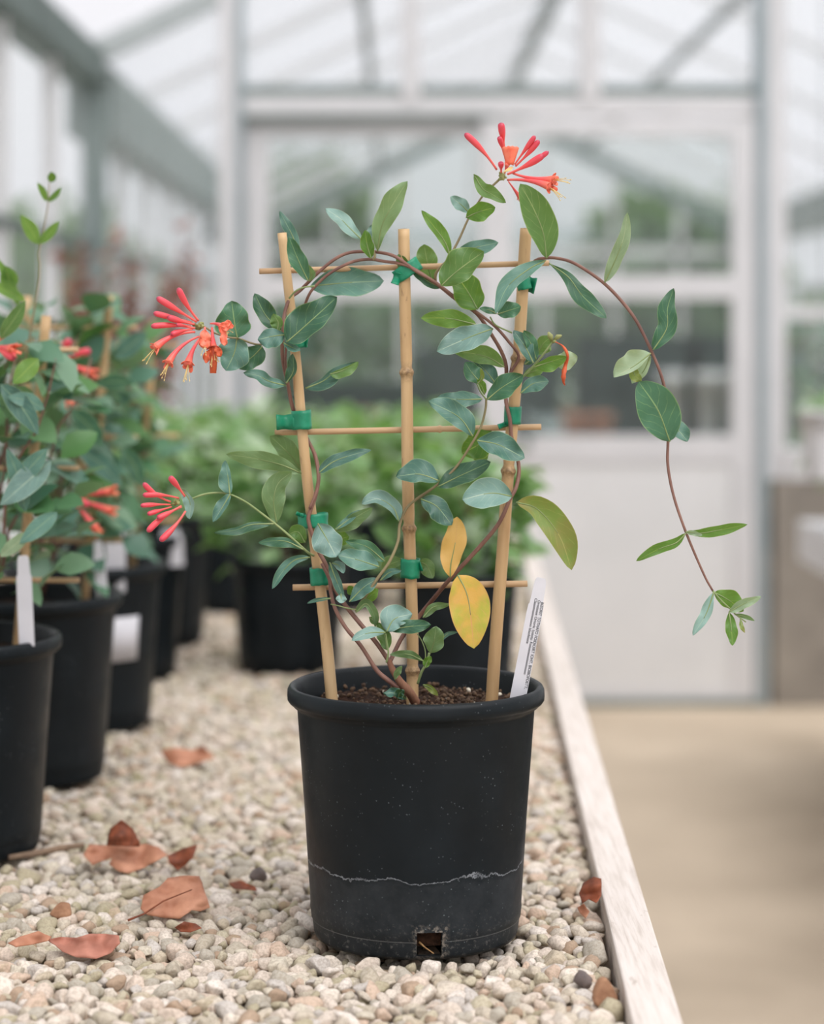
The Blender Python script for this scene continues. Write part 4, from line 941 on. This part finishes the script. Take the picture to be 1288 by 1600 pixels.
dry('dry_leaf', [([(130,1335),(140,1319),(165,1321),(200,1322),(228,1318),(248,1324),(262,1336),(240,1348),(225,1356),(200,1365),(186,1362),(170,1350),(176,1340),(160,1345),(145,1352)], 1.4, None),
    ([(167,1321),(172,1295),(190,1281),(208,1295),(219,1317),(218,1323)], .3, 'dry_dark'), ([(261,1338),(285,1326),(308,1320),(303,1338),(290,1352),(278,1360),(266,1350)], .9, 'dry_dark')], 1366, 'dry', 'curled rust brown leaf with an upright lobe, largest on the gravel at left')
dry('dry_leaf', [([(220,1420),(224,1399),(250,1385),(262,1372),(288,1368),(312,1369),(320,1392),(328,1418),(314,1424),(300,1422),(280,1436),(255,1434),(230,1430)], 1.3, None)], 1436, 'dry', 'light brown leaf with a dark midrib and stalk, below the curled rust leaf', stems=[((200,1438),(225,1428),(255,1408),(300,1390))])
dry('dry_leaf', [([(72,1468),(95,1464),(120,1465),(140,1459),(165,1459),(186,1462),(187,1474),(172,1490),(150,1498),(120,1496),(98,1487),(85,1476)], 1.3, None), ([(12,1474),(30,1464),(60,1455),(80,1464),(75,1470),(50,1476),(25,1480)], 1.0, 'dry'), ], 1498, 'dry_red', 'reddish brown pointed leaf nearest the front on the left gravel')
dry('dry_leaf', [([(250,1172),(275,1168),(300,1172),(318,1165),(336,1184),(318,1190),(300,1196),(280,1199),(262,1192)], 1.2, None)], 1200, 'dry', 'blurred orange brown leaf on gravel behind, left of the centre pot')
dry('dry_leaf', [([(273,1449),(288,1440),(305,1443),(315,1450),(298,1457),(282,1456)], 1.0, None)], 1457, 'dry_dark', 'tiny dark brown leaf scrap under the light brown leaf')
dry('dry_leaf', [([(905,1395),(912,1380),(928,1370),(940,1373),(940,1400),(932,1411),(920,1405),(910,1412)], .5, None), ([(902,1418),(912,1412),(921,1424),(915,1435),(906,1426)], .6, 'dry')], 1435, 'dry_dark', 'crumpled red brown leaf against the wooden edging board')
dry('dry_leaf', [([(358,1380),(375,1376),(398,1385),(402,1392),(385,1390),(365,1388)], 1.0, None)], 1392, 'dry_dark', 'narrow brown leaf scrap beside the dark round pebble')
MB().tube([P(14, 1340, ground_Y(1345)), P(55, 1334, ground_Y(1338)), P(95, 1325, ground_Y(1332)), P(132, 1320, ground_Y(1330))], [.003, .004, .004, .003]).build('twig', M['twig'], label='brown twig lying on gravel in front of the left pots', cat='twig')
def bigstone(px, py, w_, h_, mat, label, seed):
    Y = ground_Y(py+h_*.3); vs, fs = stone_mesh(200+seed, 3); V = vs*np.array([w_/2*Y/F, w_/2*Y/F*.9, h_/2*Y/F])*1.1+np.array(P(px, py, Y))
    MB().add(V.tolist(), fs.tolist()).build('stone', M[mat], label=label, cat='stone')
bigstone(403, 1369, 26, 28, 'dark_stone', 'dark grey round pebble among pale gravel left of the centre pot', 1)
bigstone(945, 1552, 42, 42, 'brown_stone', 'large orange brown stone near the edging board at the front', 2)
bigstone(912, 1531, 28, 32, 'dark_stone', 'brown grey angular stone left of the orange brown stone', 3)
bigstone(97, 1423, 38, 26, 'brown_stone', 'pinkish tan flat stone above the reddish leaf at left', 4)

# ---------------------------------------------------------------- potted plants behind
def bgleaf(mb, c, d, n_, L, W, rv):
    d = d.normalized(); s_ = d.cross(n_).normalized(); nn = s_.cross(d).normalized(); vs = []
    for t, w_ in ((0, .08), (.2, .62), (.45, 1), (.7, .8), (.88, .45), (1, .03)):
        z = nn*(-.25*L*t*t); vs += [c+d*L*t-s_*W*w_+nn*W*.22*w_+z, c+d*L*t+z, c+d*L*t+s_*W*w_+nn*W*.22*w_+z]
    mb.add(vs, [(i*3+j, i*3+j+1, i*3+4+j, i*3+3+j) for i in range(5) for j in (0, 1)], None, rv)
def rv3(rs): return Vector((rs.gauss(0, 1), rs.gauss(0, 1), rs.gauss(0, 1))).normalized()
def pot_thing(x, y, rt, rb, h, label, group, proto={}):
    key = (rt, rb, h)
    if key not in proto:
        r = empty('nursery_pot', (x, y, GZ)); make_pot(r, x, y, rt, rb, h, M['pot2'], seg=64); soil(r, x, y, rt*.875, GZ+h*.9, rb*.9, h, 8, 32); proto[key] = r
    else: r = copy_tree(proto[key]); r.location = (x, y, GZ)
    WL[r.name] = Vector((x, y, GZ)); return tag(r, label, 'pot', group)
def vine_plant(x, y, zb, hgt, rad, n, seed, label, mat='fol_blue', L=.045, W=.016, name='honeysuckle_vine', cat='plant', group=None, ybias=0):
    rs = random.Random(seed); r = empty(name, (x, y, zb), label, cat, group); st = MB(); fo = MB()
    for s_ in range(7):
        p = Vector((x, y, zb-.02)); pts = [p.copy()]; dr = Vector((rs.uniform(-.8, .8)*rad, rs.uniform(-.6, .6)*rad, hgt))
        for i in range(8):
            p = p+dr/8+Vector((rs.gauss(0, rad*.05), rs.gauss(0, rad*.05), 0)); pts.append(p.copy())
        st.tube(pts, list(np.linspace(.003, .001, 9)), 6)
    for i in range(n):
        t = rs.random()**.8; a = rs.uniform(0, 6.283); rr = rad*math.sqrt(rs.random())*(1.0 if t > .15 else .7)
        c = Vector((x+rr*math.cos(a), y+rr*math.sin(a)*.7+ybias, zb+hgt*t)); d = Vector((math.cos(a), math.sin(a), rs.uniform(-.6, .8)))+rv3(rs)*.5
        bgleaf(fo, c, d, Vector((0, -.2, 1))+rv3(rs)*.6, L*rs.uniform(.7, 1.3), W*rs.uniform(.7, 1.3), rs.uniform(.01, 1))
    st.build('stem', M['stem'], r); fo.build('foliage', M[mat], r); return r
def bg_trellis(x, y, zb, hgt, label):
    r = empty('bamboo_trellis', (x, y, zb), label, 'trellis', 'trellises in the left hand pots')
    for dx in (-.075, 0, .075): cane(r, (x+dx, y, zb-.02), (x+dx*1.5, y, zb+hgt), .0058, (.5,), 20)
    for t in (.22, .55, .90): cane(r, (x-.15, y+.009, zb+hgt*t), (x+.15, y+.009, zb+hgt*t), .0032, (), 10, 'crosspiece', M['crosspiece'])
def bg_flower(root, Y, c, tips, open_=()):
    mb = MB(); 
    for i in range(12): blob(mb, P(c[0]+random.gauss(0, 3), c[1]+random.gauss(0, 3), Y), .002, i)
    h_ = mb.build('flower_head', M['calyx'], root)
    k = Y/2.2
    for (tx, ty, kd) in tips:
        a, b = P(c[0], c[1], Y), P(tx, ty, Y-.01); s, pr = profile(kd); pts = [a.lerp(b, t) for t in s]
        o = MB().tube(pts, list(pr*.0052), 10, flat=True).build('bud' if kd == 'bud' else 'floret', M['petal_open' if kd == 'open' else 'petal'], h_)
        if kd == 'open':
            lb = MB(); t_ = (b-a).normalized(); rd = t_.orthogonal().normalized(); bn = t_.cross(rd)
            for i in range(5):
                an = i*1.257; q_ = rd*math.cos(an)+bn*math.sin(an); tg = t_.cross(q_); vs = []
                for u in (0, .5, 1): vs += [b+q_*.004*(1+u)+t_*.009*u-tg*.003*(1-u*.5), b+q_*.004*(1+u)+t_*.009*u+tg*.003*(1-u*.5)]
                lb.add(vs, [(0,1,3,2),(2,3,5,4)])
            lb.build('petal_lobes', M['lobe'], o, solid=.0004)
PL = ['black nursery pot cut off by the left edge, nearest of the left row', 'black nursery pot second from the front in the left row', 'black nursery pot with a white square sticker, third in the left row', 'dark blurred nursery pot fourth in the left row, behind the stickered pot', 'dark blurred nursery pot at the far end of the left row']
VL = ['leafy blue green vine with a tall pale shoot, nearest plant at the left', 'blue green vine with red flowers, second plant of the left row', 'blue green vine in the stickered pot of the left row', 'blurred bright green plant in the fourth pot of the left row', 'blurred bright green plant in the last pot of the left row']
lv = []
for i, (x, y) in enumerate(LP):
    pot_thing(x, y, .130, .1045, .25, PL[i], 'black pots in the left row')
    if i < 3:
        bg_trellis(x, y, GZ+.225, (.40, .43, .40)[i], ['bamboo trellis in the nearest left pot, mostly out of frame', 'bamboo trellis among red flowers in the second left pot', 'bamboo trellis rising from the stickered pot'][i])
        lv.append(vine_plant(x+(.02, .02, .0)[i], y, GZ+.265, (.33, .38, .33)[i], (.135, .125, .12)[i], (190, 210, 150)[i], 40+i, VL[i], L=.05, W=.018))
    else: lv.append(vine_plant(x, y, GZ+.225, .24, .13, 150, 40+i, VL[i], 'fol_green', L=.045, W=.014, name='potted_seedling'))
# tall shoot and flowers of the left plants
sh = MB(); fl = MB(); q = cr([(20,640),(40,560),(62,430),(60,400),(70,350),(75,318),(77,285)], 20); Ys = 2.50
sh.tube([P(a, b, Ys) for a, b in q], list(np.linspace(.0016, .0007, 20)), 6).build('stem', M['stem_young'], lv[0])
for (a, b, c_, d_, w_) in [(60,382,32,335,14),(60,382,92,345,10),(73,315,58,285,7),(74,316,96,292,6),(78,285,80,268,9),(15,455,8,415,18),(30,480,-6,400,10),(40,470,-20,440,12)]:
    vs, fs, uv = leaf_geo([(a, b), ((a+c_)/2+2, (b+d_)/2), (c_, d_)], w_*.8, w_*.8, .45, Ys, .2, -.01, .1, .05, 1, 10, 3)
    MB().add(vs, fs, uv).build('leaf', M['n'], lv[0])
for (a, b, c_, d_, w_, m_) in [(0,600,60,680,26,'b'),(70,640,10,620,18,'b'),(20,760,75,700,22,'b'),(80,720,0,790,30,'l'),(60,560,20,600,22,'n'),(40,800,10,700,22,'b'),(90,800,30,850,20,'b'),(0,530,40,470,18,'g'),(0,870,50,830,16,'p')]:
    vs, fs, uv = leaf_geo([(a, b), ((a+c_)/2+4, (b+d_)/2-4), (c_, d_)], w_*.7, w_*.7, .45, 2.40, .2, -.01, .1, .05, 1, 10, 3)
    MB().add(vs, fs, uv).build('leaf', M[m_], lv[0])
for (a, b, c_, d_, w_, m_) in [(110,640,160,700,24,'d'),(150,600,210,600,18,'d'),(120,700,190,760,24,'b'),(90,560,60,540,22,'g'),(180,560,230,520,22,'b'),(120,760,90,840,24,'b'),(190,700,220,760,22,'d'),(60,600,110,570,22,'n')]:
    vs, fs, uv = leaf_geo([(a, b), ((a+c_)/2+4, (b+d_)/2-4), (c_, d_)], w_*.7, w_*.7, .45, 2.80, .2, -.01, .1, .05, 1, 10, 3)
    MB().add(vs, fs, uv).build('leaf', M[m_], lv[1])
bg_flower(lv[1], 2.74, (86, 562), [(110,530,'bud'),(142,548,'bud'),(142,582,'open'),(108,625,'open'),(100,600,'bud')])
bg_flower(lv[1], 2.74, (108, 775), [(172,768,'open'),(172,798,'open'),(150,826,'open'),(140,790,'bud')])
bg_flower(lv[0], 2.42, (-12, 540), [(22,508,'bud'),(18,545,'open'),(24,560,'bud')])
# labels and the sticker
plant_label('plant_label', (42, 1010), (36, 868), 12, 2.49, 'white plant label standing in the nearest left pot', group='white labels in the left pots')
plant_label('plant_label', (161, 945), (153, 845), 9, 2.93, 'narrow white plant label in the second left pot', group='white labels in the left pots')
plant_label('plant_label', (180, 925), (181, 820), 16, 3.28, 'broad white plant label in the stickered left pot', group='white labels in the left pots')
plant_label('plant_label', (270, 885), (266, 826), 18, 3.80, 'blurred white plant label in the fourth left pot', group='white labels in the left pots')
mb = MB(); rp_, cxp, cyp = None, LP[2][0], LP[2][1]; vs = []
for i in range(9):
    for j in range(2):
        z = GZ+(.175 if j else .108); rr_ = .1045+(.12-.1045)*((z-GZ)/.226)+.0018; a = math.radians(-67+i*3.9); vs.append((cxp+rr_*math.cos(a), cyp+rr_*math.sin(a), z))
mb.add(vs, [(2*i, 2*i+2, 2*i+3, 2*i+1) for i in range(8)]); st_ = mb.build('sticker', M['label'], label='white square sticker on the third left pot', cat='sticker', solid=.0003)
# rows of seedlings behind
G = 'seedlings in black pots behind the centre plant'
bp = [(-.195, 3.93, 'blurred black pot behind the left cane of the trellis'), (.105, 3.72, 'blurred black pot directly behind the centre pot rim')]
for x, y, lb in bp: pot_thing(x, y, .110, .089, .20, lb, 'black pots behind the centre plant')
k = 0; rowspec = []
for ri, y in enumerate((4.78, 5.25, 5.75)):
    for x in np.arange(-.62+.09*ri, bx(y)-.12, .245): rowspec.append((x, y, ri))
ORD = ['leftmost', 'second from the left', 'third from the left', 'fourth from the left', 'fifth from the left']; cnt = [0, 0, 0]; rs2 = []
for x, y, ri in rowspec: rs2.append((x, y, ri, ORD[cnt[ri]])); cnt[ri] += 1
RN = ['front row of seedlings', 'middle row of seedlings', 'last row of seedlings']
for x, y, ri, od in rs2:
    k += 1; pot_thing(x, y, .110, .089, .20, 'black pot, '+od+' in the '+RN[ri], ['front', 'middle', 'last'][ri]+' row of seedling pots')
protos = []
def seedling(x, y, ri, lb, grp):
    i = random.randrange(3) if len(protos) >= 3 else len(protos)
    if len(protos) < 3: r = vine_plant(x, y, GZ+.17, .23, .115, 190, 70+i, lb, 'fol_green', L=.058, W=.020, name='potted_seedling', group=grp); protos.append(r)
    else: r = copy_tree(protos[i]); r.location = (x, y, GZ+.17); r.rotation_euler.z = random.uniform(0, 6); tag(r, lb, 'plant', grp)
    return r
for x, y, lb in bp: seedling(x, y, 0, 'bushy green seedling in the '+lb, 'seedlings in the two blurred pots')
for x, y, ri, od in rs2: seedling(x, y, ri, 'bushy green plant, '+od+' in the '+RN[ri], ['front', 'middle', 'last'][ri]+' row of seedlings')
# dried brown plant on the bench by the left wall
r = empty('dried_plant', (-.84, 6.3, GZ), 'tall dried reddish brown plant by the left glass wall', 'plant'); st = MB(); fo = MB(); rs = random.Random(3)
for i in range(48):
    a = rs.uniform(0, 6.283); b = Vector((-.80+rs.uniform(-.16, .24), 6.3+rs.uniform(-.12, .1), GZ+rs.uniform(.6, .93))); c = Vector((-.84+rs.uniform(-.03, .03), 6.3, GZ+.02))
    st.tube([c, c.lerp(b, .5)+Vector((rs.uniform(-.03, .03), 0, 0)), b], [.004, .003, .001], 5)
    for j in range(14):
        p = c.lerp(b, rs.uniform(.45, 1)); bgleaf(fo, p, rv3(rs)+Vector((0, 0, -.6)), rv3(rs), rs.uniform(.03, .06), .011, .5)
st.build('stem', M['dried'], r); fo.build('foliage', M['dried'], r)

# ---------------------------------------------------------------- right hand bench
rb_ = empty('side_bench', (1.9, 5, 0), 'blurred white topped bench at the right edge beside the aisle', 'bench')
MB().box((1.30, 3.6, .68), (2.6, 7.05, .81)).build('bench_top', M['white'], rb_, smooth=False, bevel=.004)
for y in (3.8, 6.8):
    for x in (1.5, 2.4): MB().box((x-.03, y-.03, 0), (x+.03, y+.03, .68)).build('leg', M['metal'], rb_, smooth=False)
MB().box((1.55, 3.7, .20), (2.5, 6.95, .24)).build('shelf', M['crate'], rb_, smooth=False)
mb = MB().lathe([(.075, 0), (.078, .004), (.10, .17), (.108, .175), (.108, .195), (.10, .195), (.095, .17), (.07, .01)], 1.42, 6.6, .81, 32)
dp = mb.build('plant_pot', M['crate'], label='dark plant pot on the white bench at the right edge', cat='pot')
vine_plant(1.42, 6.6, .97, .26, .17, 160, 88, 'bright green leafy plant in the dark pot at the right edge', 'fol_green', L=.06, W=.018, name='potted_plant')
mb = MB().lathe([(.04, 0), (.055, .10), (.06, .17), (.064, .17), (.064, .18), (.056, .18), (.05, .1), (.036, .01)], 1.125, 5.75, 1.03, 32)
# white pot hangs in front of the window from a hook wire
for v in (0,): pass
hp = mb.build('hanging_pot', M['white'], label='small white pot hanging in front of the window at the right edge', cat='pot')
MB().tube([(1.125, 5.75, 1.20), (1.125, 5.75, 2.2), (1.125, 5.75, 3.40)], .0015, 6).build('hanger', M['metal'], hp)

# ---------------------------------------------------------------- second house beyond the doors
def zpy(py, Y): return CZ-(py-PY0)*Y/F
def xpx(px, Y): return (px-PX0)*Y/F
for (x0, x1, y, lb) in [(-1.0, .25, 11.0, 'far staging bench beyond the left door, seen blurred through glass'), (.85, 2.2, 11.0, 'far staging bench beyond the right door, seen blurred through glass')]:
    t = empty('staging_bench', ((x0+x1)/2, y+1.5, 0), lb, 'bench'); MB().box((x0, y, .78), (x1, y+3.4, .86)).build('bench_top', M['metal'], t, smooth=False)
    MB().box((x0+.05, y+.05, .3), (x1-.05, y+3.3, .36)).build('shelf', M['crate'], t, smooth=False)
    for a in (x0+.05, x1-.05):
        for b in (y+.05, y+3.3): MB().box((a-.03, b-.03, 0), (a+.03, b+.03, .78)).build('leg', M['metal'], t, smooth=False)
def crate(x, y, z, sx_, sy_, sz_, lb, m_='crate', nm='crate', cat='crate'):
    mb = MB(); t = .012
    mb.box((x-sx_, y-sy_, z), (x+sx_, y+sy_, z+t)); mb.box((x-sx_, y-sy_, z), (x-sx_+t, y+sy_, z+sz_)); mb.box((x+sx_-t, y-sy_, z), (x+sx_, y+sy_, z+sz_))
    mb.box((x-sx_, y-sy_, z), (x+sx_, y-sy_+t, z+sz_)); mb.box((x-sx_, y+sy_-t, z), (x+sx_, y+sy_, z+sz_))
    o = mb.build(nm, M[m_], smooth=False, label=lb, cat=cat, bevel=.003); MB().box((x-sx_-.008, y-sy_-.008, z+sz_-.03), (x+sx_+.008, y+sy_+.008, z+sz_-.006)).build('rim', M[m_], o, smooth=False); return o
crate(1.25, 11.6, .86, .28, .25, .26, 'dark crate on the far right staging, lower left'); crate(1.25, 11.6, 1.12, .28, .25, .28, 'dark crate stacked on the left crate of the far right staging')
crate(1.86, 11.6, .86, .28, .25, .26, 'dark crate on the far right staging, lower right'); crate(1.86, 11.6, 1.12, .28, .25, .28, 'dark crate stacked on the right crate of the far right staging')
crate(-.15, 11.6, .86, .34, .25, .30, 'low dark crate on the far left staging')
crate(.62, 15.2, .0, .5, .3, 1.30, 'tall dark bin standing far beyond the doors, between the staging benches', nm='storage_bin', cat='bin')
def far_pot(x, y, z, r, h, m_, lb, cat='pot', nm='plant_pot', grp=None):
    return MB().lathe([(r*.7, 0), (r*.72, .003), (r*.95, h*.8), (r, h*.8), (r, h), (r*.9, h), (r*.65, .01)], x, y, z, 24).build(nm, M[m_], label=lb, cat=cat, group=grp)
for i, px in enumerate((1050, 1105, 1150)): far_pot(xpx(px, 11.1), 11.12, .86, .07, .36, 'white', ['left', 'middle', 'right'][i]+' of three tall white pots in front of the far dark crates', grp='tall white pots on the far staging')
for i, px in enumerate((900, 940)): far_pot(xpx(px, 11.1), 11.15, .86, .07, .14, 'terracotta', ['left', 'right'][i]+' terracotta pot on the far right staging', grp='terracotta pots on the far staging')
for i, px in enumerate((560, 700)): far_pot(xpx(px, 11.1), 11.15, .86, .08, .16, 'terracotta', ['left', 'right'][i]+' terracotta pot on the far left staging behind the trellis', grp='terracotta pots on the far staging')
fan = MB().box((XL+.10, 12.9, 1.92), (XL+.22, 13.5, 2.14)).build('vent_box', M['metal_dark'], label='dark rectangular vent box high on the far left glass wall', cat='vent', smooth=False, bevel=.01)
MB().box((XL+.03, 13.1, 1.98), (XL+.10, 13.3, 2.06)).build('bracket', M['metal'], fan, smooth=False)
vine_plant(2.05, 10.4, .0, 1.5, .22, 260, 91, 'tall dark green plant behind the glass at the right edge', 'fol_blue', L=.12, W=.045, name='tall_shrub')
far_pot(-.62, 12.9, .86, .11, .18, 'crate', 'dark pot holding the shrub on the far left staging')
vine_plant(-.62, 12.9, 1.02, .60, .22, 190, 92, 'grey green shrub on the far left staging seen through the door glass', 'fol_blue', L=.11, W=.04, name='potted_shrub')
# trees and a hedge outside the far wall
def tree(x, y, zc, rx, rz_, n, seed, lb, nm='tree'):
    rs = random.Random(seed); r = empty(nm, (x, y, -.12), lb, 'tree'); fo = MB(); MB().tube([(x, y, -.12), (x+.1, y, zc*.5), (x, y, zc)], [.14, .10, .05], 10).build('trunk', M['twig'], r)
    for i in range(n):
        d = rv3(rs)*rs.random()**.4; c = Vector((x+d.x*rx, y+d.y*rx, zc+d.z*rz_)); bgleaf(fo, c, rv3(rs), rv3(rs), .28, .11, rs.random()+.01)
    fo.build('crown', M['tree'], r); return r
tree(-1.0, 24.5, 2.5, .75, .8, 1500, 1, 'blurred green tree outside, seen through the left door glass')
tree(3.3, 26, 1.9, 1.3, 1.3, 1500, 2, 'blurred grey green tree outside the far right corner of the glasshouse')
tree(-4.2, 26, 1.7, 1.6, 1.3, 1500, 3, 'blurred grey green tree outside beyond the left glass wall')
tree(-1.95, 16.5, 1.15, .42, .85, 700, 5, 'dark green shrub outside the left glass wall beyond the sliding doors', 'garden_shrub')
h_ = MB(); rs = random.Random(9)
for i in range(3800): bgleaf(h_, Vector((rs.uniform(-6, 7), 30+rs.uniform(-.5, .5), rs.uniform(-.1, 1.9))), rv3(rs), rv3(rs), .26, .12, rs.random()+.01)
hd = h_.build('hedge', M['tree'], label='long clipped hedge far outside behind the glasshouse', cat='hedge')
for x in np.arange(-5.5, 7, 1.5): MB().tube([(x, 30, -.12), (x, 30, 1.5)], .04, 6).build('trunk', M['twig'], hd)
